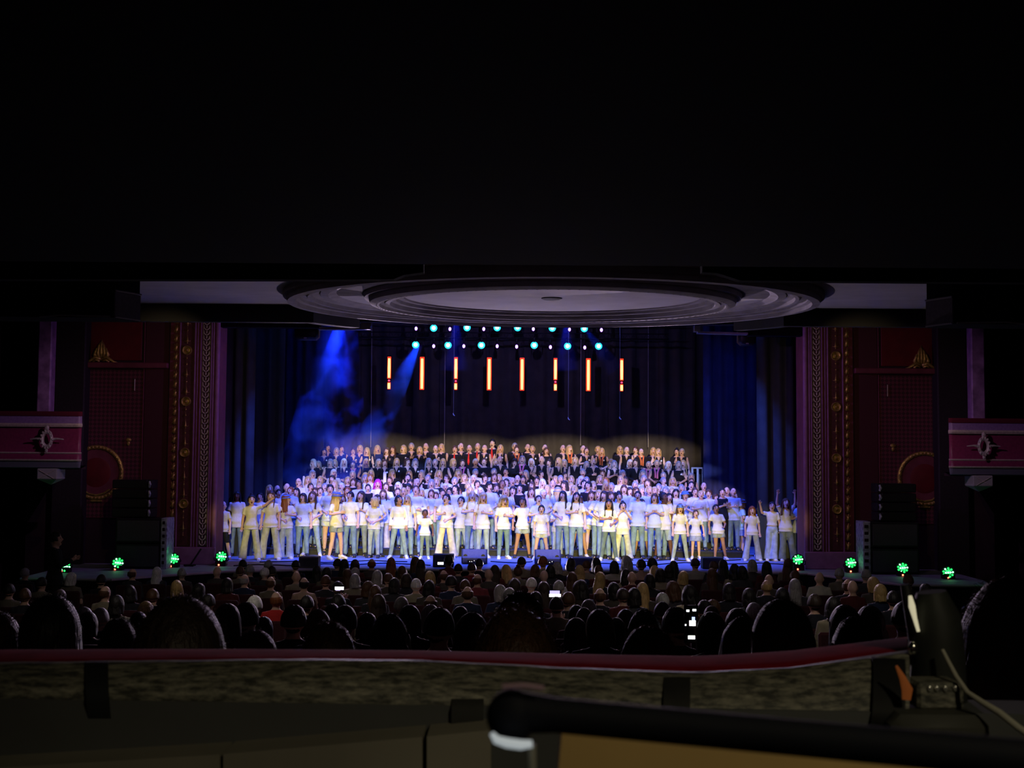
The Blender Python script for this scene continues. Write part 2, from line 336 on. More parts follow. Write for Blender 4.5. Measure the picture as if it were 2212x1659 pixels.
for s, nm in ((-1, 'trim_8'), (1, 'trim_9')):
    o = empty(nm, (0, 0, 0), kind='structure')
    def X(px): return s * abs(at(px, 1000, YP).x - SX0) + SX0      # px given for the left side
    def bx(n_, a, b, y0, y1, z0, z1, m, bv=0.0):
        x0, x1 = sorted((X(a), X(b))); build(n_, MB().box(x0, x1, y0, y1, z0, z1, bv), m, o)
    Z0, Z1 = 0.0, 6.6
    bx('shaft', 362, 470, YP, YP + 0.7, Z0, Z1, MAROON)
    bx('plinth', 360, 471, YP - 0.12, YP, Z0, 0.42, PURPLE, 0.02)
    bx('centre_panel', 386, 416, YP - 0.03, YP + 0.01, 0.45, Z1, mat('dark_maroon', (0.085, 0.02, 0.03), 0.6, var=0.3))
    for a, b, d in ((383.5, 386, 0.07), (416, 419, 0.07), (422, 424, 0.05), (429, 431, 0.07), (452, 454.5, 0.08), (456, 459, 0.06)): bx('fillet', a, b, YP - d, YP, 0.42, Z1, PURPLE, 0.006)
    xx = X(465.5); build('edge_roll', MB().tube([(xx, YP - 0.02, 0.0), (xx, YP - 0.02, Z1)], 0.055, 14), PURPLE, o, True)
    bx('lace_ground', 432, 451, YP - 0.02, YP, 0.42, Z1, mat('dark_mauve', (0.07, 0.03, 0.05), 0.7))
    z = 0.52
    while z < 6.1: obj('scroll', scroll, o, (X(441.5), YP - 0.04, z)); z += 0.128
    z = 0.55
    while z < 6.2: obj('leaf_bead', leafm, o, (X(375.5), YP - 0.03, z), rot=(0, 0.12, 0)); z += 0.225
    for k in range(-1, 5):
        zc = at(398 if s < 0 else 1811, (757 if s < 0 else 769) + 110.3 * k, YP).z
        if zc < 6.4 and zc > 0.5:
            md = obj('medallion', medal, o, (X(400), YP - 0.03, zc)); obj('boss', boss, md)
        for dy, me_, nm_ in ((17, knob, 'knob'), (30, knob, 'knob'), (53, spike, 'spindle'), (68, knob, 'knob'), (91, spike, 'spindle')):
            zz = zc - dy / F * YP
            if 0.45 < zz < 6.3: obj(nm_, me_, o, (X(400), YP - 0.055, zz))
# splayed side walls with red panels ------------------------------
LATT = mat('lattice_maroon', (0.10, 0.016, 0.04), 0.7)
def lattice():
    m = bpy.data.materials.new('lattice_panel'); m.use_nodes = True; nt = m.node_tree; b = nt.nodes['Principled BSDF']
    tc = nt.nodes.new('ShaderNodeTexCoord'); mp = nt.nodes.new('ShaderNodeMapping'); mp.inputs['Rotation'].default_value = (0, PI / 4, 0); mp.inputs['Scale'].default_value = (14, 14, 14)
    ck = nt.nodes.new('ShaderNodeTexChecker'); ck.inputs['Scale'].default_value = 1.0; ck.inputs['Color1'].default_value = (0.13, 0.02, 0.05, 1); ck.inputs['Color2'].default_value = (0.05, 0.008, 0.02, 1)
    nt.links.new(tc.outputs['Object'], mp.inputs[0]); nt.links.new(mp.outputs[0], ck.inputs[0]); nt.links.new(ck.outputs[0], b.inputs['Base Color']); b.inputs['Roughness'].default_value = 0.7; return m
LAT = lattice()
def crest():
    m = MB()
    for k, (x, t, h) in enumerate(((0, 0, 0.62), (-0.1, -0.10, 0.56), (0.1, 0.10, 0.56), (-0.2, -0.20, 0.42), (0.2, 0.20, 0.42))):
        m.tube([(x * 0.5, 0, 0.05), (x * 1.1, -0.04, 0.05 + h * 0.35), (x * 0.75, -0.05, 0.05 + h * 0.75), (x * 0.2, -0.02, 0.05 + h)], [0.05, 0.065, 0.045, 0.008], 8)
    for sg in (-1, 1):
        m.tube([(0, -0.03, 0.06), (sg * 0.18, -0.05, 0.13), (sg * 0.30, -0.05, 0.05), (sg * 0.42, -0.02, -0.02), (sg * 0.52, 0, -0.03)], [0.05, 0.055, 0.05, 0.035, 0.01], 8)
        m.tube([(sg * 0.05, -0.04, 0.0), (sg * 0.16, -0.06, 0.05), (sg * 0.26, -0.05, -0.02)], 0.035, 8)
    return m.mesh('crest', GOLD)
CRE = crest()
for s, nm, ws in ((-1, 'wall_panel_left', 0), (1, 'wall_panel_right', 0)):
    YW = 29.5
    def X(px): return s * abs(at(px, 1000, YW).x - SX0) + SX0
    def Zp(py): return at(400, py, YW).z
    x0, x1 = sorted((X(60), X(364)))
    o = struct(nm, MB().box(x0, x1, YW, YW + 0.4, -0.86, HC + 0.9), DKWALL)
    def bx(n_, a, b, d0, d1, ya, yb, m, bv=0.01): q0, q1 = sorted((X(a), X(b))); return build(n_, MB().box(q0, q1, YW - d0, YW - d1, Zp(yb), Zp(ya), bv), m, o)
    bx('red_panel', 186, 301, 0.05, 0, 640, 780, RED); bx('side_strip', 309, 360, 0.03, 0, 600, 1225, mat('strip_maroon', (0.07, 0.014, 0.03), 0.7))
    bx('ledge', 180, 362, 0.22, 0, 785, 797, MAROON, 0.02); bx('lattice_panel', 184, 306, 0.03, 0, 800, 1120, LAT)
    bx('fillet', 306, 308, 0.05, 0, 600, 1120, MAROON, 0.004)
    c_ = obj('crest', CRE, o, (X(217), YW - 0.12, Zp(783)), scale=(0.76, 0.9, 0.82))
    ring = MB(); R0 = 0.62; cz = Zp(1022); cxx = X(210)
    ring.lathe([(R0 - 0.05, 0), (R0 - 0.04, -0.05), (R0, -0.07), (R0 + 0.04, -0.05), (R0 + 0.05, 0)], 48, c=(cxx, YW - 0.02, cz), axis='y', close=True)
    for k in range(44):
        a = 2 * PI * k / 44; ring.ball((cxx + R0 * math.cos(a), YW - 0.09, cz + R0 * math.sin(a)), 0.03, 0.02, 0.03, 6, 4)
    build('wreath', ring, GOLD, o, True); build('red_disc', MB().lathe([(0.36, 0.0), (0.36, -0.03), (0.30, -0.05), (0.001, -0.05)], 40, c=(cxx, YW - 0.03, cz), axis='y'), RED, o, True)
    build('dark_ring', MB().lathe([(0.55, 0.0), (0.55, -0.03), (0.36, -0.03)], 40, c=(cxx, YW - 0.03, cz), axis='y'), MAROON, o, True)
    sw = MB(); sw.tube([(X(182) + 0, YW - 0.06, Zp(1058)), (X(195), YW - 0.06, Zp(1068)), (X(212), YW - 0.06, Zp(1071)), (X(228), YW - 0.06, Zp(1067)), (X(240), YW - 0.06, Zp(1058))], 0.025, 6); build('swag', sw, GOLD, o, True)
    build('pendant_ornament', MB().ball((X(278), YW - 0.06, Zp(951)), 0.07, 0.03, 0.05, 8, 6).ball((X(278), YW - 0.06, Zp(959)), 0.04, 0.03, 0.06, 8, 6), GOLD, o, True)
    bx('small_rail', 200, 224, 0.08, 0, 1081, 1085, GOLD, 0.004)
    build('wall_lamp_bracket', MB().tube([(X(288), YW - 0.05, Zp(820)), (X(288), YW - 0.05, Zp(845))], 0.012, 6), PGOLD, o)
    # dark column and mauve pilaster nearer the boxes
    YC = 29.1
    def XC(px): return s * abs(at(px, 1000, YC).x - SX0) + SX0
    q0, q1 = sorted((XC(112), XC(178))); struct('trim_%d' % (12 + (s > 0)), MB().box(q0, q1, YC, YW, -0.86, HC + 0.9, 0.03), mat('column_black', (0.02, 0.012, 0.022), 0.7, var=0.3))
    q0, q1 = sorted((XC(74) * 28.3 / YC, XC(104) * 28.3 / YC)); struct('trim_%d' % (14 + (s > 0)), MB().box(q0, q1, 28.3, 28.6, 2.4, HC + 0.9, 0.03), mat('mauve_marble', (0.30, 0.15, 0.36), 0.4, var=0.5, scale=4))
# ------------------------------------------------------------------ theatre boxes
def sweep(prof, plan):      # prof: (offset outward, z); plan: list of (x, y, nx, ny)
    m = MB(); n = len(prof); vs = []
    for (x, y, nx, ny) in plan:
        for o_, z in prof: vs.append((x + nx * o_, y + ny * o_, z))
    fs = [(i * n + k, i * n + (k + 1) % n, (i + 1) * n + (k + 1) % n, (i + 1) * n + k) for i in range(len(plan) - 1) for k in range(n)]
    fs += [tuple(range(n)), tuple(range((len(plan) - 1) * n, len(plan) * n))]
    return m.add(vs, fs)
def zb(py, Y=26.0): return at(100, py, Y).z
for s, side in ((-1, 'left'), (1, 'right')):
    Yb = 26.0; xe = at(166, 950, Yb).x; sh = 0.08
    plan = []
    for k in range(9): t = k / 8; plan.append((-13 + (xe + 0.25 + 13) * t, Yb + 0.25 - 0.25 * math.sin(t * PI * 0.5), 0, -1))
    for k in range(1, 7): a = PI / 2 * k / 6; plan.append((xe + 0.0 + 0.25 * math.cos(PI / 2 - a) if False else xe + 0.25 + 0.0, Yb, math.sin(a), -math.cos(a)))
    plan = plan[:9] + [(p[0], p[1], p[2] * 0.6, p[3]) for p in plan[9:12]]; plan.append((xe - 1.1, Yb + 2.6, 0.6, 0.3))
    plan = [(p[0] - 0.28, p[1] + 0.28, p[2], p[3]) for p in plan]
    if s > 0: plan = [(-p[0] + 2 * sh, p[1], -p[2], p[3]) for p in plan]
    o = empty('theatre_box', (s * 10.4, Yb + 0.4, zb(1000)), label='%s-hand theatre box with red and mauve bowed front and gilt mouldings' % side, cat='theatre box')
    off = Vector(o.location)
    def part(nm, prof, m):
        mm = sweep(prof, plan); mm.v = [tuple(Vector(v) - off) for v in mm.v]; return build(nm, mm, m, o, True, 35)
    part('parapet', [(0.0, zb(1006)), (0.20, zb(996)), (0.24, zb(992)), (0.22, zb(982)), (0.17, zb(976)), (0.14, zb(950)), (0.17, zb(922)), (0.20, zb(915)), (0.0, zb(915))], mat('box_crimson', (0.24, 0.03, 0.09), 0.4, var=0.15))
    part('frieze', [(0.0, zb(915)), (0.20, zb(915)), (0.18, zb(898)), (0.0, zb(898))], mat('box_mauve', (0.26, 0.15, 0.33), 0.45, var=0.15))
    part('rail', [(-0.05, zb(898)), (0.21, zb(898)), (0.22, zb(893)), (0.19, zb(888)), (-0.05, zb(888))], mat('dark_velvet', (0.10, 0.006, 0.02), 0.9))
    for ya, yb_, d in ((914, 922, 0.26), (976.5, 980.5, 0.235), (991, 996, 0.25)):
        part('gilt_moulding', [(0.1, zb(yb_)), (d - 0.02, zb(yb_)), (d, zb((ya + yb_) / 2)), (d - 0.02, zb(ya)), (0.1, zb(ya))], mat('box_gilt', (0.62, 0.50, 0.42), 0.4, metal=0.2, var=0.2))
    part('coved_base', [(0.0, zb(1012)), (0.12, zb(1010)), (0.20, zb(997)), (0.0, zb(997))], mat('box_grey', (0.20, 0.19, 0.25), 0.6))
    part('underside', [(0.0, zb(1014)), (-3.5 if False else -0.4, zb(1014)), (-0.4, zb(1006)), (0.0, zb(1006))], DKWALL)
    cx_ = at(103, 948, Yb).x if s < 0 else -at(103, 948, Yb).x + 2 * sh
    c = MB(); cc = (cx_ - off.x, Yb - 0.02 - off.y, zb(949) - off.z)
    c.lathe([(0.085, 0), (0.09, -0.05), (0.12, -0.07), (0.15, -0.05), (0.155, 0)], 24, c=(0, 0, 0), axis='y', close=True); c.v = [(v[0] * 0.82 + cc[0], v[1] + cc[1], v[2] * 1.35 + cc[2]) for v in c.v]
    for sg in (-1, 1): c.tube([(cc[0] + sg * 0.12, cc[1] - 0.03, cc[2]), (cc[0] + sg * 0.22, cc[1] - 0.03, cc[2] + 0.015), (cc[0] + sg * 0.36, cc[1] - 0.02, cc[2])], [0.035, 0.02, 0.012], 8)
    c.ball((cc[0], cc[1] - 0.04, cc[2] + 0.24), 0.05, 0.04, 0.07, 8, 6); c.ball((cc[0], cc[1] - 0.04, cc[2] - 0.24), 0.035, 0.03, 0.05, 8, 6)
    for k in range(14): a = 2 * PI * k / 14; c.ball((cc[0] + 0.125 * math.cos(a), cc[1] - 0.06, cc[2] + 0.19 * math.sin(a)), 0.022, 0.02, 0.028, 6, 4)
    build('cartouche', c, PGOLD, o, True)
    kx = (at(97, 1030, Yb).x if s < 0 else -at(97, 1030, Yb).x + 2 * sh) - off.x; ky = 0.3 - 0.4
    k_ = MB().box(kx - 0.22, kx + 0.22, ky - 0.2, ky + 0.3, zb(1036) - off.z, zb(1012) - off.z, 0.02); k_.add([(kx - 0.2, ky - 0.18, zb(1036) - off.z), (kx + 0.2, ky - 0.18, zb(1036) - off.z), (kx + 0.2, ky + 0.28, zb(1036) - off.z), (kx - 0.2, ky + 0.28, zb(1036) - off.z), (kx, ky + 0.05, zb(1048) - off.z)], [(0, 1, 4), (1, 2, 4), (2, 3, 4), (3, 0, 4)])
    build('corbel', k_, mat('corbel_cream', (0.35, 0.33, 0.31), 0.7), o)
    lamp((s * 10.2, 25.6, 0.6), 0.6, (0.1, 1.0, 0.3))
    # crossed strap on the corbel
    build('corbel_strap', MB().tube([(kx - 0.16, ky - 0.215, zb(1034) - off.z), (kx + 0.16, ky - 0.215, zb(1016) - off.z)], 0.008, 5).tube([(kx + 0.16, ky - 0.215, zb(1034) - off.z), (kx - 0.16, ky - 0.215, zb(1016) - off.z)], 0.008, 5), PGOLD, o)
# ------------------------------------------------------------------ curtains
def curtain(name, pxa, pxb, Y, z0, z1, col, label, amp=0.09, wl=0.32, depth=0.0, seed=1, mname=None):
    xa, xb = at(pxa, 950, Y).x, at(pxb, 950, Y).x; r = random.Random(seed)
    n = max(12, int((xb - xa) / 0.045)); vs = []; nz = 6; ph = 0; phs = []
    for i in range(n + 1):
        ph += (2 * PI / wl) * (xb - xa) / n * r.uniform(0.6, 1.4); phs.append(ph)
    for j in range(nz + 1):
        z = z0 + (z1 - z0) * j / nz
        for i in range(n + 1): vs.append((xa + (xb - xa) * i / n, Y + amp * math.sin(phs[i] + 0.15 * j) * (0.75 + 0.25 * math.sin(phs[i] * 0.37)), z))
    for j in range(nz + 1):
        z = z0 + (z1 - z0) * j / nz
        for i in range(n + 1): vs.append((xa + (xb - xa) * i / n, Y + 0.015 + amp * math.sin(phs[i] + 0.15 * j) * (0.75 + 0.25 * math.sin(phs[i] * 0.37)), z))
    N = (n + 1) * (nz + 1); fs = []
    for q in (0, N):
        for j in range(nz):
            for i in range(n): a = q + j * (n + 1) + i; fs.append((a, a + 1, a + n + 2, a + n + 1))
    m = MB().add(vs, fs); o = build(name, m, mat(mname or name, col, 0.95, var=0.2, scale=3, spec=0.1, sheen=0.1), None, True, None)
    return tag(o, label, 'curtain')
curtain('stage_backcloth', 628, 1545, 39.6, 0.0, 10.5, (0.085, 0.08, 0.075), 'wide black pleated backcloth hanging behind the top row of singers', 0.07, 0.5, seed=3)
curtain('side_curtain', 440, 548, 31.9, 0.0, 10.5, (0.05, 0.055, 0.06), 'nearest dark curtain leg at the left, beside the purple arch edge', seed=4, mname='leg_grey')
curtain('side_curtain', 520, 612, 34.4, 0.0, 10.5, (0.05, 0.055, 0.07), 'middle dark curtain leg at the left side of the stage', seed=5, mname='leg_grey')
curtain('side_curtain', 585, 700, 37.6, 0.0, 10.5, (0.05, 0.06, 0.10), 'farthest left curtain leg, beside the blue smoke and behind the singers', seed=6, mname='leg_blue')
curtain('side_curtain', 1636, 1770, 31.9, 0.0, 10.5, (0.055, 0.06, 0.05), 'nearest dark olive curtain leg at the right, beside the arch', seed=7, mname='leg_olive')
curtain('side_curtain', 1520, 1650, 36.6, 0.0, 10.5, (0.06, 0.07, 0.16), 'navy blue curtain leg at the right behind the singers', seed=8, mname='leg_navy')
spot((5.6, 30.2, 8.2), (6.4, 36.6, 3.2), 260, (0.05, 0.10, 1.0), 24, 0.8); spot((7.0, 29.8, 6.3), (7.0, 31.9, 1.6), 30, (0.8, 0.8, 0.6), 30, 0.9)
spot((-6.4, 30.2, 8.2), (-6.6, 36.6, 3.2), 60, (0.06, 0.16, 1.0), 24, 0.8)
# hung black loudspeaker lumps under the header
for px, py, w_, lab in ((664, 716, 0.30, 'left'), (1612, 728, 0.22, 'right')):
    p = at(px, py, 30.2); o = empty('hanging_speaker', p, label='black loudspeaker hanging under the top of the arch at %s' % lab, cat='loudspeaker')
    build('cabinet', MB().box(-w_, w_, -0.2, 0.2, -0.22, 0.22, 0.08), BLACK, o, True, 60); build('hanging_bracket', MB().tube([(-w_ * 0.6, 0, 0.2), (-w_ * 0.6, 0, 10.82 - p.z)], 0.02, 6).tube([(w_ * 0.6, 0, 0.2), (w_ * 0.6, 0, 10.82 - p.z)], 0.02, 6), BLACK, o)
    build('badge', MB().box(-0.05, 0.02, -0.215, -0.2, -0.2, -0.17), RP, o)
# ------------------------------------------------------------------ risers and rails
ROWY = {0: 31.0, 7: 31.9, 6: 32.8, 5: 33.7, 4: 34.55, 3: 35.4, 2: 36.25, 1: 37.1}
ROWZ = {0: 0, 7: 0, 6: 0.18, 5: 0.34, 4: 0.50, 3: 0.66, 2: 0.95, 1: 1.35}
RZM = mat('riser_paint', (0.03, 0.03, 0.035), 0.8, var=0.2)
for r, lab in ((6, 'lowest'), (5, 'second lowest'), (4, 'third lowest'), (3, 'third from the top of'), (2, 'second from the top of'), (1, 'topmost')):
    pxa, pxb = {6: (575, 1612), 5: (630, 1540), 4: (650, 1512), 3: (655, 1510), 2: (660, 1500), 1: (680, 1492)}[r]
    Y = ROWY[r]; a, b = at(pxa, 1000, Y).x, at(pxb, 1000, Y).x
    o = empty('choir_riser', ((a + b) / 2, Y, 0), label='%s black choir riser step under the singers' % (lab if 'of' not in lab else lab.replace(' of', '') + ','), cat='riser')
    hw = (b - a) / 2; build('deck', MB().box(-hw, hw, -0.43, 0.43, ROWZ[r] - 0.05, ROWZ[r], 0.01), RZM, o); build('skirt', MB().box(-hw, hw, -0.40, 0.42, 0.0, ROWZ[r] - 0.05), RZM, o)
WHT = mat('white_rail', (0.8, 0.8, 0.78), 0.5)
def rail(px, pyt, pyb, Y, n, wpx, lab):
    p = at(px, pyb, Y); h = at(px, pyt, Y).z; zb_ = 0.3; o = empty('hand_rail', (p.x, Y, 0.0), label=lab, cat='rail'); W_ = wpx / F * Y
    build('top_bar', MB().box(-W_ / 2, W_ / 2, -0.02, 0.02, h - zb_ + 0.26, h - zb_ + 0.31, 0.008), WHT, o)
    m0 = MB().box(-0.033, 0.033, -0.02, 0.02, 0, h - zb_ + 0.28, 0.005).mesh('post', WHT)
    for k in range(n): obj('post', m0, o, ((-W_ / 2 + 0.03) + (W_ - 0.06) * (k / max(1, n - 1)), 0, 0))
rail(1507, 1010, 1046, 37.9, 3, 27, 'white upright rail at the right end of the top riser')
rail(831, 1020, 1044, 34.9, 2, 6, 'white upright bar between singers left of centre')
rail(656, 1029, 1044, 34.9, 1, 4, 'white post at the left end of the risers')
# ------------------------------------------------------------------ people
HEADS = {}
def headparts(m, C, M, sc=1.0):      # head solid parts before remesh
    def fn(d):
        k = 1.0
        if d.z < -0.2: k -= 0.16 * (-d.z - 0.2) * (1 if d.y < 0.2 else 1.6)
        return k
    m.ball(C, 0.076 * sc, 0.094 * sc, 0.118 * sc, 20, 14, fn, M)
    m.ball(C + M @ Vector((0, -0.030, -0.075)) * sc, 0.050 * sc, 0.052 * sc, 0.042 * sc, 12, 8, None, M)
    m.tube([C + M @ Vector(p) * sc for p in ((0, -0.080, 0.022), (0, -0.104, -0.020), (0, -0.090, -0.032))], [0.011 * sc, 0.018 * sc, 0.011 * sc], 6)
    for e in (-1, 1): m.ball(C + M @ Vector((e * 0.078, 0.008, -0.008)) * sc, 0.012 * sc, 0.02 * sc, 0.032 * sc, 8, 6, None, M)
def facebits(m, C, M, sc, mouth=1.0):
    for e in (-1, 1):
        m.cur = 1; m.ball(C + M @ Vector((e * 0.031, -0.083, 0.014)) * sc, 0.014 * sc, 0.009 * sc, 0.0075 * sc, 8, 5, None, M)
        m.ball(C + M @ Vector((e * 0.032, -0.086, 0.036)) * sc, 0.017 * sc, 0.005 * sc, 0.0028 * sc, 8, 4, None, M)
    m.cur = 2; m.ball(C + M @ Vector((0, -0.080, -0.062)) * sc, 0.021 * sc, 0.012 * sc, (0.006 + 0.013 * mouth) * sc, 10, 6, None, M); m.cur = 0
def finger_set(m, W0, D, S, N, right, curl=0.25, sc=1.0):      # W0 wrist, D direction, S side to thumb, N palm normal
    base = W0 + D * 0.082 * sc
    for i, (L, o) in enumerate(((0.066, 0.027), (0.074, 0.009), (0.068, -0.009), (0.054, -0.026))):
        p0 = base + S * o * sc - D * 0.012; d = (D + S * (o * 3)).normalized(); p = [p0]
        for k in range(1, 4): d = (d + N * curl * k * 0.55).normalized(); p.append(p[-1] + d * L * sc / 3 * 1.1)
        m.tube(p, [0.0095 * sc, 0.009 * sc, 0.008 * sc, 0.006 * sc], 6)
    p0 = W0 + D * 0.028 * sc + S * 0.024 * sc; d = (D * 0.7 + S * 0.75 + N * 0.15).normalized()
    m.tube([p0, p0 + d * 0.028 * sc, p0 + (d * 0.05 + D * 0.012) * sc], [0.012 * sc, 0.0105 * sc, 0.0075 * sc], 6)
SHX, SHZ = 0.150, 1.345
ARMS = {  # elbow, wrist for the +x arm (upper body frame, shoulder at (0.165, 0, 1.345))
    'down': ((0.215, 0.01, 1.09), (0.225, -0.06, 0.86)), 'clap': ((0.215, -0.07, 1.11), (0.055, -0.27, 1.20)), 'chest': ((0.25, -0.03, 1.13), (0.03, -0.17, 1.17)),
    'up': ((0.25, -0.04, 1.56), (0.235, -0.07, 1.80)), 'out': ((0.27, -0.03, 1.13), (0.33, -0.22, 1.24)), 'wave': ((0.30, -0.04, 1.37), (0.36, -0.10, 1.61)),
    'waist': ((0.24, 0.02, 1.10), (0.08, -0.17, 1.01)), 'face': ((0.24, -0.13, 1.19), (0.09, -0.20, 1.38)), 'cross': ((0.24, -0.04, 1.10), (-0.04, -0.18, 1.10)),
    'fist': ((0.23, -0.02, 1.09), (0.16, -0.20, 1.02)), 'swing': ((0.26, 0.04, 1.12), (0.28, -0.02, 0.89)), 'far': ((0.36, -0.05, 1.42), (0.52, -0.10, 1.56)),
    'lap': ((0.215, 0.0, 1.08), (0.10, -0.24, 0.98)), 'phone': ((0.23, -0.12, 1.12), (0.07, -0.30, 1.33)), 'phoneup': ((0.26, -0.16, 1.30), (0.10, -0.28, 1.55))}
LEGS = {  # (knee, ankle) of +x leg, then of -x leg
    'std': (((0.105, -0.01, 0.47), (0.12, 0.02, 0.085)), ((-0.105, -0.01, 0.47), (-0.12, 0.02, 0.085))),
    'wide': (((0.15, -0.02, 0.47), (0.21, 0.02, 0.085)), ((-0.15, -0.02, 0.47), (-0.21, 0.02, 0.085))),
    'lean': (((0.14, -0.06, 0.47), (0.22, 0.0, 0.085)), ((-0.08, -0.01, 0.46), (-0.10, 0.03, 0.085))),
    'step': (((0.09, -0.10, 0.48), (0.11, -0.12, 0.085)), ((-0.12, 0.04, 0.47), (-0.18, 0.14, 0.10))),
    'cross': (((0.07, -0.04, 0.47), (0.03, -0.08, 0.085)), ((-0.10, 0.0, 0.47), (-0.13, 0.03, 0.085))),
    'sit': (((0.12, -0.42, 0.90), (0.13, -0.40, 0.485)), ((-0.12, -0.42, 0.90), (-0.13, -0.40, 0.485)))}
SIT = 0.405
POSES = {  # right arm(-x), left arm(+x), legs, head yaw, head pitch(back), head roll, lean x, child
}
def pose(n, ra, la, lg, yaw=0, pit=0, rol=0, lean=0, child=False, mouth=1.0): POSES[n] = dict(ra=ra, la=la, lg=lg, yaw=yaw, pit=pit, rol=rol, lean=lean, child=child, mouth=mouth)
CACHE = {}
def skel(pn):
    k = ('sk', pn)
    if k in CACHE: return CACHE[k]
    p = POSES[pn]; hs = 1.17 if p['child'] else 1.0
    def sh(v):      # lean the upper body
        v = Vector(v); t = max(0, v.z - 0.9); return Vector((v.x + p['lean'] * t, v.y, v.z))
    M = Matrix.Rotation(p['yaw'], 3, 'Z') @ Matrix.Rotation(p['rol'], 3, 'Y') @ Matrix.Rotation(-p['pit'], 3, 'X')
    C = sh((0, -0.005, 1.535 + (0.012 if p['child'] else 0))) + M @ Vector((0, 0, 0.0))
    S = dict(C=C, M=M, hs=hs, sh=sh, p=p)
    for key, sg, an in (('L', 1, p['la']), ('R', -1, p['ra'])):
        e, w_ = ARMS[an]; S['s' + key] = sh((sg * SHX, 0.0, SHZ)); S['e' + key] = sh((sg * e[0], e[1], e[2])); S['w' + key] = sh((sg * w_[0], w_[1], w_[2]))
        kn, ank = LEGS[p['lg']][0 if sg > 0 else 1]; S['h' + key] = Vector((sg * 0.085, 0, 0.88)); S['k' + key] = Vector(kn); S['a' + key] = Vector(ank)
    S['top'] = C.z + 0.118 * hs * 1.0
    CACHE[k] = S; return S
def torso(m, S, g=0.0, z0=0.84, top=True, neck=True, hem=0.0, tilt=0.0):
    R = [(0.84, .135, .095), (0.90, .150, .102), (1.0, .130, .090), (1.1, .122, .088), (1.2, .140, .096), (1.28, .146, .096), (1.34, .148, .086), (1.38, .120, .068)]
    rs = []
    for z, a, b in R:
        if z < z0 - 1e-6: continue
        o = S['sh']((0, 0, z)); e_ = (0.036 if z < 0.95 else 0.014 if z < 1.05 else 0) if hem else 0
        rs.append((z, a + g + e_, b + g + e_ * 0.7, o.x, o.y))
    if z0 < 0.84: rs = [(z0, 0.172 + g + hem, 0.122 + g + hem, 0, 0)] + rs
    o = S['sh']((0, 0, 1.42))
    if neck: rs += [(1.405, .075, .058, o.x, 0.0), (1.43, .052, .052, o.x, 0.0), (1.50, .050, .050, (o.x + S['C'].x) / 2, -0.0)]
    else: rs += [(1.395, .095, .068, o.x, 0.004, tilt), (1.412, .070, .058, o.x, 0.006, tilt)]
    m.rings(rs, 18)
def body_mesh(pn):
    k = ('body', pn)
    if k in CACHE: return CACHE[k]
    S = skel(pn); m = MB(); torso(m, S); f = MB()
    headparts(m, S['C'], S['M'], S['hs']); facebits(f, S['C'], S['M'], S['hs'], S['p']['mouth'])
    for key, sg in (('L', 1), ('R', -1)):
        s, e, w_ = S['s' + key], S['e' + key], S['w' + key]
        D = (w_ - e).normalized(); ref = Vector((0, 1, 0)) if abs(D.y) < 0.8 else Vector((0, 0, 1))
        Sd = D.cross(ref).normalized(); N = D.cross(Sd).normalized()
        if N.y > 0: N = -N
        if Sd.z < -0.3 or (abs(Sd.z) <= 0.3 and Sd.x * sg > 0): Sd = -Sd
        m.tube([s + Vector((-sg * 0.03, 0, 0.0)), s, s.lerp(e, 0.5), e, e.lerp(w_, 0.35), w_], [0.05, 0.052, 0.045, 0.037, 0.037, 0.025], 10)
        m.tube([w_ - D * 0.01, w_ + D * 0.035, w_ + D * 0.085], [(0.026, 0.019), (0.037, 0.019), (0.036, 0.015)], 10, side=Sd)
        finger_set(f, w_, D, Sd, N, sg > 0)
        h, kn, a = S['h' + key], S['k' + key], S['a' + key]
        m.tube([h + Vector((0, 0, 0.03)), h.lerp(kn, 0.12), h.lerp(kn, 0.5), kn, kn.lerp(a, 0.3), kn.lerp(a, 0.7), a], [0.078, 0.080, 0.072, 0.054, 0.055, 0.042, 0.036], 12)
        m.tube([a + Vector((0, 0.03, -0.035)), a + Vector((0, -0.04, -0.045)), a + Vector((0, -0.14, -0.06))], [(0.034, 0.036), (0.038, 0.03), (0.035, 0.018)], 10, side=(1, 0, 0))
    me = merge_mesh(remesh(m, 0.0135, 'body', [SKIN, EYE, MOUTH], 1), f); CACHE[k] = me; return me
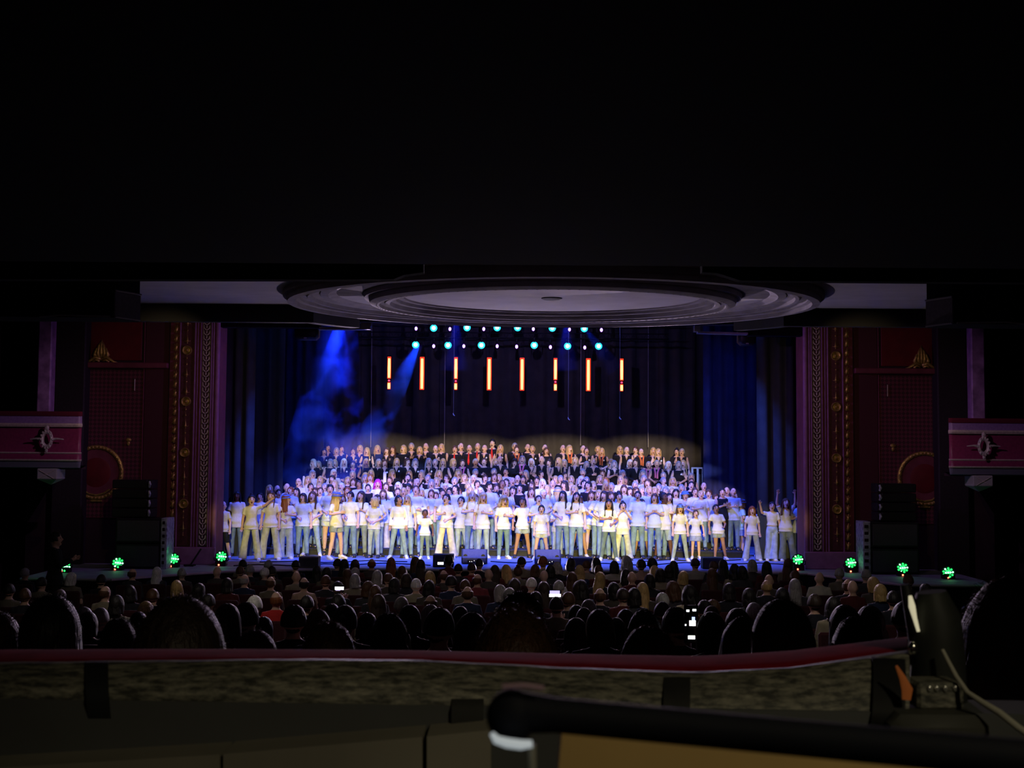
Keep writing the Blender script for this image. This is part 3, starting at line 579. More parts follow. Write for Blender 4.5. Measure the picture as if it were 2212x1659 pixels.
def garment(kind, pn):
    k = (kind, pn)
    if k in CACHE: return CACHE[k]
    S = skel(pn); m = MB(); M_ = CLOTH; sit = S['p']['lg'] == 'sit'
    if kind in ('tee', 'longtee', 'jumper', 'blacktop', 'croptop', 'vest'):
        z0 = {'tee': 0.80, 'longtee': 0.74, 'jumper': 0.80, 'blacktop': 0.78, 'croptop': 0.98, 'vest': 0.82}[kind]
        if sit: z0 = 0.86
        torso(m, S, 0.016, z0=z0, neck=False, hem=0.012, tilt=0.028 if kind in ('blacktop', 'vest') else 0.008)
        for key, sg in (('L', 1), ('R', -1)):
            s, e, w_ = S['s' + key], S['e' + key], S['w' + key]
            if kind in ('tee', 'longtee', 'croptop'): m.tube([s + Vector((-sg * 0.05, 0, 0.0)), s, s.lerp(e, 0.35), s.lerp(e, 0.68)], [0.052, 0.058, 0.057, 0.063], 12)
            elif kind == 'vest': m.tube([s + Vector((-sg * 0.05, 0, 0.0)), s.lerp(e, 0.08)], [0.058, 0.056], 12)
            else: m.tube([s + Vector((-sg * 0.05, 0, 0.0)), s, s.lerp(e, 0.5), e, e.lerp(w_, 0.5), e.lerp(w_, 0.95)], [0.052, 0.058, 0.053, 0.047, 0.043, 0.037], 12)
    else:
        M_ = DENIM
        hem = 0.88
        m.rings([(0.82, .148, .108), (0.90, .168, .118), (0.99, .145, .106)], 18)
        if sit: m.rings([(0.80, .16, .12), (0.9, .17, .125)], 18)
        for key, sg in (('L', 1), ('R', -1)):
            h, kn, a = S['h' + key], S['k' + key], S['a' + key]
            if kind == 'jeans': m.tube([h, h.lerp(kn, 0.12), h.lerp(kn, 0.5), kn, kn.lerp(a, 0.35), a + Vector((0, 0, -0.01))], [0.086, 0.090, 0.080, 0.064, 0.062, 0.053], 12)
            elif kind == 'wide_jeans': m.tube([h, h.lerp(kn, 0.12), h.lerp(kn, 0.5), kn, kn.lerp(a, 0.35), kn.lerp(a, 0.7), a + Vector((0, -0.02, -0.045))], [0.086, 0.092, 0.092, 0.086, 0.092, 0.100, 0.112], 12)
            elif kind == 'shorts': m.tube([h, h.lerp(kn, 0.12), h.lerp(kn, 0.5)], [0.09, 0.100, 0.108], 12)
            elif kind == 'long_shorts': m.tube([h, h.lerp(kn, 0.12), h.lerp(kn, 0.6), h.lerp(kn, 0.97)], [0.09, 0.100, 0.100, 0.098], 12)
        if kind == 'skirt': m.rings([(0.62, .22, .17), (0.75, .195, .15), (0.90, .168, .118), (0.98, .145, .106)], 18)
        if kind == 'long_skirt': m.rings([(0.12, .30, .24), (0.5, .24, .19), (0.90, .168, .118), (0.98, .145, .106)], 18)
    me = remesh(m, 0.016, kind, M_, 2)
    CACHE[k] = me; return me
def hz(p): return noise.noise(p)
def hair_mesh(style, sc):
    k = ('hair', style, sc)
    if k in CACHE: return CACHE[k]
    m = MB(); a, b, c = 0.085 * sc, 0.101 * sc, 0.117 * sc
    def cap(th=1.13, low=-0.55, line=0.50, rough=0.02):
        def fn(d):
            face = (-d.y) * 1.0 - max(0, abs(d.x) - 0.45) * 1.3
            hl = line - 0.25 * abs(d.x)
            t = th + rough * hz(Vector((d.x * 5, d.y * 5, d.z * 2)) * 2) + rough * 0.7 * math.sin(math.atan2(d.y, d.x) * 13)
            if d.z < hl and face > 0.12: t = 0.86
            if d.z < low: t = 0.86
            return t
        m.ball((0, 0.004, 0.004), a, b, c, 30, 20, fn)
    def drape(z1, r0, r1, a0=-2.15, a1=2.15, yb=0.0, back=0.02, wv=0.007):
        nA, nZ = 22, 9; vs = []
        for lay in (0, 1):
            for j in range(nZ + 1):
                t = j / nZ; z = 0.035 * sc + (z1 - 0.035 * sc) * t
                for i in range(nA + 1):
                    an = a0 + (a1 - a0) * i / nA; rr = (r0 + (r1 - r0) * math.sin(t * PI * 0.6)) - lay * 0.022 + wv * math.sin(an * 9 + t * 3) + wv * hz(Vector((an * 2, t * 3, 1)))
                    vs.append((rr * sc * math.sin(an) * 0.95, rr * sc * math.cos(an) * 1.05 + yb + back * t, z * 1.0 + (0.02 * hz(Vector((an * 3, 7, 2))) if j == nZ else 0)))
        N = (nA + 1) * (nZ + 1); fs = []
        for l in (0, N):
            for j in range(nZ):
                for i in range(nA): q = l + j * (nA + 1) + i; fs.append((q, q + 1, q + nA + 2, q + nA + 1))
        for j in range(nZ):
            for i in (0, nA): q = j * (nA + 1) + i; fs.append((q, q + N, q + N + nA + 1, q + nA + 1))
        for i in range(nA): q = nZ * (nA + 1) + i; fs.append((q, q + 1, q + 1 + N, q + N))
        m.add(vs, fs)
    if style == 's': cap(1.09, -0.30, 0.55, 0.02)
    elif style == 'c': cap(1.14, -0.5, 0.5); drape(-0.115, 0.096, 0.104)
    elif style == 'l': cap(1.13, -0.5, 0.5); drape(-0.33, 0.094, 0.118, back=0.035)
    elif style == 't': cap(1.08, -0.45, 0.55); m.tube([(0, 0.09 * sc, 0.06 * sc), (0, 0.15 * sc, 0.04), (0.01, 0.15 * sc, -0.08), (0, 0.12, -0.22)], [0.02, 0.032, 0.028, 0.008], 8)
    elif style == 'n': cap(1.08, -0.45, 0.55); m.ball((0, 0.05 * sc, 0.135 * sc), 0.042, 0.042, 0.036, 10, 8, lambda d: 1 + 0.08 * math.sin(8 * d.x + 5 * d.z))
    elif style == 'p':
        cap(1.07, -0.45, 0.55)
        for e in (-1, 1): m.tube([(e * 0.07 * sc, 0.02, -0.03), (e * 0.09, -0.01, -0.11), (e * 0.085, -0.06, -0.19), (e * 0.08, -0.075, -0.27)], [0.018, 0.017, 0.015, 0.008], 7)
    elif style == 'u':
        cap(1.26, -0.55, 0.48, 0.06); drape(-0.15, 0.105, 0.125, wv=0.014)
    elif style == 'a': cap(1.22, -0.25, 0.5, 0.05)
    elif style == 'b':      # balding: low band
        def fn(d):
            t = 1.06 if (-0.45 < d.z < 0.35 and d.y > -0.2) else 0.86
            return t
        m.ball((0, 0.004, 0.004), a, b, c, 24, 18, fn)
    me = m.mesh('hair', HAIR); CACHE[k] = me; return me
def bucket():
    if 'bucket' not in CACHE: CACHE['bucket'] = MB().rings([(0.035, .125, .14), (0.04, .128, .143), (0.062, .094, .112), (0.10, .088, .106), (0.128, .075, .09), (0.138, .03, .04)], 20).mesh('hat', mat('blue_denim_hat', (0.10, 0.22, 0.55), 0.9, var=0.2))
    return CACHE['bucket']
def shoe_mesh():
    if 'shoe' not in CACHE: CACHE['shoe'] = MB().tube([(0, 0.075, -0.03), (0, 0.06, -0.02), (0, 0.0, -0.022), (0, -0.09, -0.045), (0, -0.165, -0.055), (0, -0.185, -0.06)], [(0.02, 0.025), (0.042, 0.052), (0.045, 0.056), (0.049, 0.038), (0.042, 0.027), (0.02, 0.015)], 12, side=(1, 0, 0)).box(-0.046, 0.046, -0.185, 0.078, -0.087, -0.065, 0.009).mesh('shoe', SHOE)
    return CACHE['shoe']
def scarf_mesh():
    if 'scarf' not in CACHE:
        m = MB()
        m.tube([(0.05, 0.04, 1.425), (0.085, 0, 1.41), (0.06, -0.075, 1.385), (0.035, -0.125, 1.28), (0.03, -0.135, 1.10)], [(0.03, 0.02)] * 5, 8); m.tube([(-0.05, 0.04, 1.425), (-0.085, 0, 1.41), (-0.06, -0.075, 1.385), (-0.035, -0.125, 1.28), (-0.03, -0.135, 1.12)], [(0.03, 0.02)] * 5, 8)
        m.tube([(-0.05, 0.045, 1.425), (0, 0.07, 1.43), (0.05, 0.045, 1.425)], 0.022, 8); CACHE['scarf'] = m.mesh('scarf', CLOTH)
    return CACHE['scarf']
def tie_mesh():
    if 'tie' not in CACHE: CACHE['tie'] = MB().tube([(0, -0.068, 1.40), (0, -0.098, 1.375), (0, -0.118, 1.28), (0, -0.120, 1.12), (0, -0.118, 1.04)], [(0.022, 0.012), (0.016, 0.010), (0.028, 0.006), (0.038, 0.006), (0.012, 0.004)], 8, side=(1, 0, 0)).mesh('tie', CLOTH)
    return CACHE['tie']
def shirtv_mesh():
    if 'sv' not in CACHE:      # pale V of collar and chest over a dark top
        m = MB().add([(-0.055, -0.080, 1.40), (0.055, -0.080, 1.40), (0.0, -0.124, 1.23), (-0.055, -0.070, 1.40), (0.055, -0.070, 1.40), (0.0, -0.10, 1.23), (-0.03, -0.118, 1.32), (0.03, -0.118, 1.32)], [(0, 6, 7, 1), (6, 2, 7), (0, 1, 4, 3), (1, 7, 2, 5, 4), (0, 3, 5, 2, 6)]); CACHE['sv'] = m.mesh('neckline', SKIN)
    return CACHE['sv']
def badge_mesh():
    if 'bd' not in CACHE: CACHE['bd'] = MB().lathe([(0.028, 0), (0.028, -0.008), (0.02, -0.012), (0.001, -0.013)], 12, c=(0.08, -0.112, 1.26), axis='y').mesh('badge', CLOTH)
    return CACHE['bd']
def glasses_mesh(sc=1.0):
    if 'gl' not in CACHE:
        m = MB()
        for e in (-1, 1): m.lathe([(0.022, 0), (0.022, -0.004), (0.027, -0.004), (0.027, 0)], 12, c=(e * 0.032, -0.097, 0.012), axis='y', close=True); m.tube([(e * 0.058, -0.095, 0.014), (e * 0.082, 0.0, 0.01)], 0.003, 4)
        CACHE['gl'] = m.mesh('glasses', EYE)
    return CACHE['gl']
HC_ = {'b': (0.62, 0.42, 0.16), 'k': (0.015, 0.012, 0.012), 'n': (0.10, 0.045, 0.02), 'g': (0.36, 0.35, 0.34), 'w': (0.80, 0.78, 0.74), 'r': (0.26, 0.075, 0.02), 'm': (0.6, 0.03, 0.45), 'd': (0.045, 0.028, 0.02), 'o': (0.5, 0.18, 0.03)}  # the magenta entry paints pink stage light into one singer's hair
HN = {'b': 'blond', 'k': 'black', 'n': 'brown', 'g': 'grey', 'w': 'white', 'r': 'auburn', 'm': 'pink-lit', 'd': 'dark', 'o': 'ginger'}
SN = {'s': 'short %s hair', 'c': '%s bobbed hair', 'l': 'long %s hair', 't': '%s ponytail', 'n': '%s hair in a bun', 'p': '%s plaits', 'u': 'full wavy %s hair', 'a': 'thick %s hair', 'b': 'balding head', '0': 'bald head'}
SKC = {'l': (0.72, 0.46, 0.34), 'p': (0.80, 0.56, 0.45), 'm': (0.45, 0.24, 0.14), 'd': (0.16, 0.07, 0.04)}
def hairname(h):
    if h[1] in 'b0': return SN[h[1]]
    return SN[h[1]] % HN[h[0]]
def person(loc, pn, top, topc, bot, botc, hair, skin='l', height=None, ztop=None, rz=0, label='', group=None, shoe=(0.85, 0.85, 0.85), extras=(), hat=False):
    S = skel(pn); base = SIT if POSES[pn]['lg'] == 'sit' else 0.0
    if ztop is not None: height = ztop - loc[2]
    sc = height / (S['top'] - base)
    o = empty('person', loc, rz, label=label, cat='person', group=group); o.scale = (sc, sc, sc)
    off = (0, 0, -base)
    obj('body', body_mesh(pn), o, off, SKC[skin])
    if top: obj({'tee': 'shirt', 'longtee': 'shirt', 'jumper': 'jumper', 'blacktop': 'top', 'croptop': 'shirt', 'vest': 'top'}[top], garment(top, pn), o, off, topc)
    if bot: obj({'jeans': 'trousers', 'wide_jeans': 'trousers', 'shorts': 'shorts', 'long_shorts': 'shorts', 'skirt': 'skirt', 'long_skirt': 'skirt'}[bot], garment(bot, pn), o, off, botc)
    M4 = S['M'].to_4x4(); hp = S['C'] + Vector(off)
    if hair[1] != '0':
        h = obj('hair', hair_mesh(hair[1], S['hs']), o, hp, HC_[hair[0]]); h.rotation_euler = S['M'].to_euler()
    if hat: h = obj('hat', bucket(), o, hp); h.rotation_euler = S['M'].to_euler()
    if 'glasses' in extras: h = obj('glasses', glasses_mesh(), o, hp, scale=(S['hs'],) * 3); h.rotation_euler = S['M'].to_euler()
    for key in 'LR': a = S['a' + key] + Vector(off); obj('shoe', shoe_mesh(), o, a, shoe, rot=(0, 0, 0.25 * (1 if key == 'L' else -1)))
    for e in extras:
        if e.startswith('scarf'): obj('scarf', scarf_mesh(), o, off, {'scarfr': (0.75, 0.05, 0.05), 'scarfo': (0.8, 0.2, 0.05), 'scarfp': (0.8, 0.2, 0.35)}[e])
        if e == 'tie': obj('tie', tie_mesh(), o, off, (0.75, 0.03, 0.02))
        if e == 'v': obj('neckline', shirtv_mesh(), o, off, SKC[skin])
        if e == 'badge': obj('badge', badge_mesh(), o, off, (0.9, 0.9, 0.85))
        if e == 'belt':
            if 'belt' not in CACHE: CACHE['belt'] = MB().lathe([(0.160, 0.955), (0.172, 0.955), (0.172, 0.985), (0.160, 0.985)], 24, close=True).mesh('belt', EYE)
            obj('belt', CACHE['belt'], o, off, scale=(0.93, 0.70, 1))
    return o
# poses
pose('stand', 'down', 'down', 'std', 0.0, 0.10, 0)
pose('hands_front', 'waist', 'waist', 'std', 0.15, 0.12, 0.05)
pose('clapping', 'clap', 'clap', 'std', -0.2, 0.16, -0.05)
pose('look_left', 'down', 'waist', 'std', 0.45, 0.10, 0.05)
pose('look_right', 'waist', 'down', 'std', -0.45, 0.15, -0.05)
pose('heart', 'chest', 'down', 'std', 0.1, 0.25, 0.12)
pose('k_stand', 'down', 'down', 'wide', 0.0, 0.05, 0, child=True)
pose('k_small', 'swing', 'swing', 'std', 0.1, 0.2, 0.05, child=True)
pose('k_raise', 'down', 'far', 'wide', 0.3, 0.12, 0.05, child=True)
pose('k_profl', 'waist', 'waist', 'std', -1.1, 0.1, 0, child=True)
pose('k_profr', 'waist', 'chest', 'std', 1.15, 0.1, 0, child=True)
pose('k_wide', 'chest', 'waist', 'wide', -0.15, 0.25, 0, child=True)
pose('k_back', 'chest', 'waist', 'wide', 0.9, 0.0, 0, child=True)
pose('k_clap', 'clap', 'clap', 'std', -0.3, 0.15, 0.1, child=True)
pose('k_sing', 'out', 'out', 'lean', -0.3, 0.25, 0.05, child=True)
pose('k_cross', 'cross', 'cross', 'step', 0.0, 0.35, 0.05)
pose('k_fist', 'swing', 'fist', 'wide', -0.5, 0.05, 0, child=True)
pose('k_face', 'face', 'face', 'wide', 0.1, 0.2, 0.1, child=True)
pose('k_step', 'out', 'waist', 'step', 0.4, 0.15, 0, child=True)
pose('k_up', 'up', 'up', 'lean', 0.1, 0.3, 0.1, child=True)
pose('k_wave', 'wave', 'down', 'cross', -0.1, 0.2, 0.1, child=True)
pose('k_heart', 'down', 'chest', 'std', 0.2, 0.0, 0.1, child=True)
pose('k_leanr', 'swing', 'fist', 'lean', 0.15, 0.25, 0.1, lean=-0.12, child=True)
pose('k_look', 'down', 'down', 'wide', 0.7, 0.25, 0.0, child=True)
# ------------------------------------------------------------------ front row: children
WHITE = (0.78, 0.77, 0.72); PALE = (0.62, 0.68, 0.76); DEN = (0.22, 0.33, 0.50); LDEN = (0.46, 0.55, 0.60); GDEN = (0.20, 0.27, 0.27); PDEN = (0.62, 0.66, 0.58); NAVY = (0.015, 0.018, 0.03); BEI = (0.72, 0.66, 0.46)
G1 = 'singers standing along the front of the choir'
FR = [
 (480, 1209, 1083, 'k_stand', 'tee', (0.6, 0.6, 0.6), 'long_shorts', NAVY, 'nb', 'p', 'boy in grey-white tee and black shorts at far left by the arch', 0, ()),
 (510, 1203, 1062, 'stand', 'longtee', WHITE, 'jeans', DEN, 'kl', 'd', 'girl in white tee with long black braids, second from far left', 0, ()),
 (541, 1211, 1069, 'k_raise', 'tee', WHITE, 'wide_jeans', PDEN, 'kn', 'l', 'child in cream tee and pale cargo trousers reaching one arm up right', 0, ()),
 (559, 1200, 1064, 'stand', 'tee', (0.6, 0.65, 0.72), 'jeans', DEN, 'ks', 'l', 'child in grey-blue tee half hidden by the raised arm at left', 0, ()),
 (583, 1210, 1061, 'k_stand', 'tee', WHITE, 'wide_jeans', PDEN, 'np', 'l', 'girl in cream tee and ripped pale jeans with thin plaits, arms down', 0, ()),
 (616, 1208, 1068, 'k_profr', 'tee', WHITE, 'wide_jeans', LDEN, 'rl', 'l', 'girl with long auburn hair in blue hat turned sideways at left', 0.3, ('hat',)),
 (638, 1196, 1054, 'clapping', 'jumper', PALE, 'jeans', DEN, 'kl', 'l', 'dark-haired singer in pale blue denim clapping behind auburn girl', 0, ()),
 (673, 1202, 1062, 'k_wide', 'tee', WHITE, 'jeans', (0.34, 0.46, 0.55), 'nl', 'l', 'girl in white tee and ripped skinny jeans above black stage box', 0, ()),
 (711, 1200, 1047, 'hands_front', 'tee', PALE, 'shorts', PALE, 'ks', 'l', 'tall teen in pale blue shirt and shorts, left of the long-haired girl', 0, ()),
 (725, 1209, 1063, 'k_back', 'tee', WHITE, 'shorts', (0.30, 0.34, 0.30), 'bl', 'l', 'girl in denim shorts with long straw hair and blue hat, turned away', 0.9, ('hat',)),
 (778, 1202, 1061, 'k_clap', 'tee', WHITE, 'jeans', (0.30, 0.36, 0.42), 'dl', 'l', 'girl with long dark hair clapping in white tee and loose jeans', 0, ()),
 (807, 1206, 1074, 'k_profl', 'tee', WHITE, 'jeans', LDEN, 'bc', 'l', 'child with blond bob seen in left profile, ripped jeans', -0.2, ()),
 (826, 1198, 1058, 'stand', 'tee', WHITE, 'wide_jeans', (0.6, 0.58, 0.6), 'nl', 'p', 'girl in white tee and wide pale trousers behind blond bobbed child', 0, ()),
 (860, 1207, 1070, 'k_look', 'jumper', WHITE, 'jeans', (0.26, 0.36, 0.45), 'kt', 'm', 'girl with headband looking left, white top and blue skinny jeans', 0, ()),
 (897, 1201, 1049, 'k_cross', 'jumper', (0.78, 0.78, 0.84), 'jeans', DEN, 'ns', 'l', 'tall boy in white long-sleeved top with folded arms, left of centre', 0, ()),
 (917, 1208, 1101, 'k_small', 'tee', WHITE, 'jeans', GDEN, 'ks', 'd', 'small dark-skinned child in white tee, shortest left of centre', 0, ()),
 (940, 1198, 1063, 'stand', 'jumper', (0.76, 0.80, 0.86), 'jeans', DEN, 'ns', 'l', 'boy in long white top between small child and belted boy', 0, ()),
 (963, 1206, 1067, 'k_wide', 'tee', WHITE, 'wide_jeans', BEI, 'ks', 'l', 'child in tucked white tee, dark belt and beige trousers', -0.25, ('belt',)),
 (995, 1203, 1073, 'k_sing', 'tee', WHITE, 'jeans', LDEN, 'ks', 'l', 'child in glasses and white tee left of centre wedge monitor', 0, ('glasses',)),
 (1026, 1200, 1068, 'stand', 'tee', (0.8, 0.8, 0.88), 'wide_jeans', (0.4, 0.5, 0.68), 'nl', 'l', 'girl with dark brown hair in wide jeans behind centre wedge monitor', 0, ()),
 (1042, 1206, 1064, 'k_heart', 'longtee', WHITE, 'jeans', (0.42, 0.52, 0.58), 'bl', 'l', 'girl in long cream tee with blond hair, arm across her waist', 0.1, ()),
 (1071, 1200, 1063, 'hands_front', 'tee', WHITE, 'jeans', (0.2, 0.25, 0.4), 'kl', 'l', 'girl with very long black hair right of the long cream tee', 0, ()),
 (1087, 1208, 1072, 'k_heart', 'tee', WHITE, 'jeans', (0.18, 0.28, 0.30), 'bu', 'l', 'girl with hand on her heart, belt and dark green jeans', 0.25, ('belt',)),
 (1107, 1199, 1051, 'clapping', 'tee', (0.86, 0.82, 0.9), 'jeans', DEN, 'dl', 'p', 'long-haired girl in white shirt clapping behind hand-on-heart girl', 0, ()),
 (1128, 1206, 1074, 'k_fist', 'tee', WHITE, 'shorts', (0.36, 0.42, 0.44), 'dt', 'm', 'girl in cream tee and denim shorts looking left, dark ponytail', 0.25, ()),
 (1147, 1199, 1054, 'heart', 'tee', (0.86, 0.82, 0.88), 'jeans', DEN, 'nl', 'l', 'girl with long brown hair, hand on heart, behind ponytailed girl', 0, ()),
 (1169, 1210, 1091, 'k_stand', 'tee', WHITE, 'shorts', (0.55, 0.58, 0.48), 'kt', 'l', 'small singing child in cream tee and pale shorts by right wedge monitor', 0, ()),
 (1185, 1198, 1064, 'stand', 'tee', WHITE, 'jeans', (0.5, 0.55, 0.7), 'nl', 'p', 'girl with long brown plait behind the small singing child', 0, ()),
 (1204, 1204, 1088, 'k_wave' if False else 'k_clap', 'tee', WHITE, 'jeans', (0.45, 0.55, 0.74), 'nl', 'l', 'small girl with very long brown hair clapping beside right wedge monitor', 0, ()),
 (1204, 1198, 1053, 'k_back', 'tee', (0.65, 0.75, 0.86), 'jeans', DEN, 'bl', 'l', 'girl seen from behind with straight straw-blond hair and blue hat', 2.4, ('hat',)),
 (1250, 1206, 1072, 'k_face', 'tee', WHITE, 'shorts', (0.34, 0.38, 0.36), 'nl', 'm', 'girl holding her hands at her mouth, cream tee and denim shorts', 0, ()),
 (1277, 1202, 1061, 'stand', 'tee', (0.62, 0.66, 0.66), 'shorts', (0.5, 0.54, 0.52), 'nl', 'l', 'taller girl in grey tee and denim shorts, long bare legs', 0, ()),
 (1315, 1212, 1079, 'k_wide', 'tee', (0.82, 0.82, 0.85), 'jeans', (0.14, 0.20, 0.20), 'kl', 'm', 'girl with straight black hair, dark grey-green jeans', 0, ()),
 (1345, 1211, 1084, 'k_face', 'longtee', WHITE, 'wide_jeans', (0.60, 0.62, 0.46), 'kn', 'l', 'girl in long cream vest and very wide pale trousers', 0, ()),
 (1386, 1206, 1078, 'k_look', 'longtee', WHITE, 'long_shorts', (0.36, 0.46, 0.50), 'ks', 'm', 'boy in oversized cream tee and denim shorts looking right', 0, ()),
 (1434, 1209, 1064, 'k_look', 'longtee', (0.74, 0.74, 0.72), 'long_shorts', (0.40, 0.50, 0.56), 'kn', 'd', 'tall dark-skinned boy in loose pale tee and knee-length shorts', 0, ()),
 (1469, 1213, 1089, 'k_stand', 'tee', WHITE, 'jeans', (0.38, 0.46, 0.46), 'nl', 'l', 'girl in cream tee and tapered jeans with blue hat', 0, ('hat',)),
 (1503, 1208, 1102, 'k_small', 'tee', (0.7, 0.7, 0.66), 'skirt', (0.36, 0.40, 0.42), 'ns', 'l', 'smallest girl in short grey denim skirt, right of centre', 0, ()),
 (1552, 1210, 1090, 'k_leanr', 'tee', (0.76, 0.74, 0.66), 'shorts', (0.30, 0.34, 0.34), 'ks', 'm', 'dark-haired child singing and leaning, cream tee and grey shorts', 0, ()),
 (1519, 1198, 1075, 'stand', 'tee', (0.45, 0.75, 0.82), 'long_skirt', (0.12, 0.2, 0.7), 'ks', 'l', 'boy in light blue tee between small skirted girl and leaning child', 0, ()),
 (1480, 1199, 1062, 'look_right', 'tee', (0.6, 0.68, 0.76), 'jeans', (0.15, 0.2, 0.5), 'dl', 'l', 'teen in blue hat facing right behind girl in tapered jeans', 0.5, ('hat',)),
 (1398, 1198, 1059, 'heart', 'jumper', (0.75, 0.78, 0.84), 'jeans', (0.15, 0.2, 0.5), 'nb', 'l', 'singing boy with close-cropped hair in pale top behind oversized tee', 0, ()),
 (1367, 1197, 1063, 'hands_front', 'vest', (0.86, 0.84, 0.80), 'jeans', (0.15, 0.2, 0.5), 'kt', 'm', 'girl in white vest tilting her head, left of the cropped-haired boy', 0.2, ('glasses',)),
 (1546, 1197, 1067, 'look_left', 'jumper', (0.68, 0.74, 0.82), 'jeans', (0.15, 0.2, 0.6), 'nl', 'l', 'long-haired teen in open pale shirt behind the leaning child', 0, ()),
 (1587, 1198, 1063, 'look_right', 'tee', (0.55, 0.68, 0.8), 'jeans', (0.15, 0.2, 0.6), 'nb', 'p', 'teen in light blue tee with pulled-back hair near the right end', 0, ()),
 (1603, 1204, 1078, 'k_back', 'tee', (0.45, 0.72, 0.84), 'skirt', (0.26, 0.32, 0.45), 'nc', 'l', 'girl turned away in blue hat and denim skirt near right end', 1.5, ('hat',)),
 (1625, 1212, 1094, 'k_stand', 'tee', (0.80, 0.77, 0.66), 'wide_jeans', (0.46, 0.52, 0.56), 'rl', 'l', 'girl in cream tee and pale wide jeans right of the denim skirt', 0, ()),
 (1641, 1205, 1094, 'stand', 'tee', (0.7, 0.7, 0.7), 'jeans', (0.20, 0.24, 0.34), 'bs', 'l', 'child in blue-tinted light behind girl in pale wide jeans', 0, ()),
 (1668, 1212, 1084, 'k_wave', 'croptop', (0.76, 0.76, 0.80), 'wide_jeans', (0.44, 0.54, 0.72), 'dt', 'l', 'girl in cropped white top and flared jeans raising one hand', 0, ()),
 (1698, 1213, 1077, 'k_up', 'tee', (0.66, 0.64, 0.56), 'wide_jeans', (0.17, 0.21, 0.22), 'nl', 'l', 'girl in green-grey jeans with both arms raised near right arch', 0, ()),
 (1727, 1212, 1078, 'clapping', 'longtee', (0.62, 0.66, 0.78), 'jeans', (0.06, 0.08, 0.11), 'ns', 'l', 'shadowed singer in long pale shirt, last at the far right', 0, ()),
]
for (x, fy, ty, pn, tp, tc, bt, bc, hr, sk, lab, rz, ex) in FR:
    p = onz(x, fy - 1, 0); zt = at(x, ty, p.y).z
    person((p.x, p.y, 0.0), pn, tp, tc, bt, bc, hr, sk, ztop=zt, rz=rz, label=lab, group=G1, extras=[e for e in ex if e != 'hat'], hat='hat' in ex, shoe=(0.04, 0.04, 0.05) if R_.random() < 0.22 else (0.86, 0.86, 0.84))
# ------------------------------------------------------------------ the rows on the risers
TOPROW = "708,960,ks 700,969,kc 727,967,gc 738,963,ns 763,968,nc 778,962,bc 793,967,bl 815,962,bl 836,967,nl 849,964,nl 872,962,bc 889,957,gs 907,965,bc 920,957,w0 941,962,nb 954,959,bl 983,963,ns 996,957,wb 1014,961,g0 1032,957,gb 1047,961,g0 1064,949,ks 1081,961,bl 1112,957,gs 1116,964,nn 1140,959,n0 1150,963,bs 1177,960,w0 1180,967,nl 1216,961,g0 1230,962,bl 1260,962,gb 1267,967,nn 1292,965,ba 1300,968,bl 1339,964,bc 1354,965,gb 1373,965,ns 1385,969,nb 1411,967,bc 1422,969,bl 1462,969,kn 1473,969,gs"
ROW2 = "677,992,wc 688,996,gc 714,992,gc 723,993,bc 743,991,wl 763,996,dc 791,991,bl 818,992,gc 831,993,nl 857,990,bl 880,990,nc 897,991,gc 926,990,gl 940,992,gs 957,991,bl 979,991,bc 999,993,ds 1027,991,gs 1046,990,ns 1071,991,bl 1080,985,g0 1112,992,du 1128,985,gc 1148,991,wc 1170,985,gb 1186,993,dn 1207,989,bl 1219,993,gc 1243,987,bl 1267,997,gc 1281,990,bs 1320,992,bc 1327,995,gc 1361,993,wc 1373,992,dc 1401,997,gs 1419,994,gs 1444,997,wc 1466,997,gc 1476,994,bl"
ROW3 = "675,1016,wc 721,1014,wc 762,1017,gc 789,1022,bu 802,1015,bc 847,1014,bl 884,1016,bl 911,1016,gc 949,1016,bl 990,1014,bc 1027,1013,gs 1067,1012,gs 1093,1011,ks 1136,1016,gc 1169,1017,ds 1220,1020,dl 1259,1013,gs 1302,1015,nc 1345,1016,gc 1389,1016,gu 1433,1020,gs 1493,1023,gc"
ROW4 = "665,1029,bl 692,1029,bc 718,1027,dc 751,1030,bl 763,1034,nc 800,1024,ol 789,1026,gc 881,1024,ds 924,1026,gs 965,1026,ns 1003,1024,bc 842,1030,ns 1023,1026,ws 1048,1026,nn 1068,1023,nc 1078,1025,bc 1118,1026,b0 1130,1028,dc 1160,1030,dl 1200,1028,bl 1211,1027,gs 1234,1028,bc 1255,1029,wc 1267,1030,gs 1296,1027,bc 1309,1031,ol 1341,1028,bl 1351,1030,dc 1391,1027,gc 1433,1031,gs 1453,1032,bu 1493,1033,ns"
ROW5 = "645,1033,gb 648,1042,gl 671,1044,ds 690,1043,bc 701,1044,gs 723,1037,bl 738,1043,ws 776,1038,dt 795,1046,ds 816,1037,mu 834,1043,nc 860,1042,wc 886,1036,dc 901,1033,g0 943,1032,bc 932,1036,gc 982,1031,gs 962,1044,ws 1011,1043,bn 1094,1034,dt 1107,1031,g0 1031,1038,dt 1085,1037,nt 1149,1041,nc 1172,1035,wl 1194,1037,gb 1219,1040,du 1233,1043,bc 1261,1037,ks 1281,1040,bl 1321,1043,gs 1309,1041,bl 1372,1040,gs 1399,1035,nl 1423,1045,gs 1493,1040,ks 1520,1042,nb 1472,1047,gc"
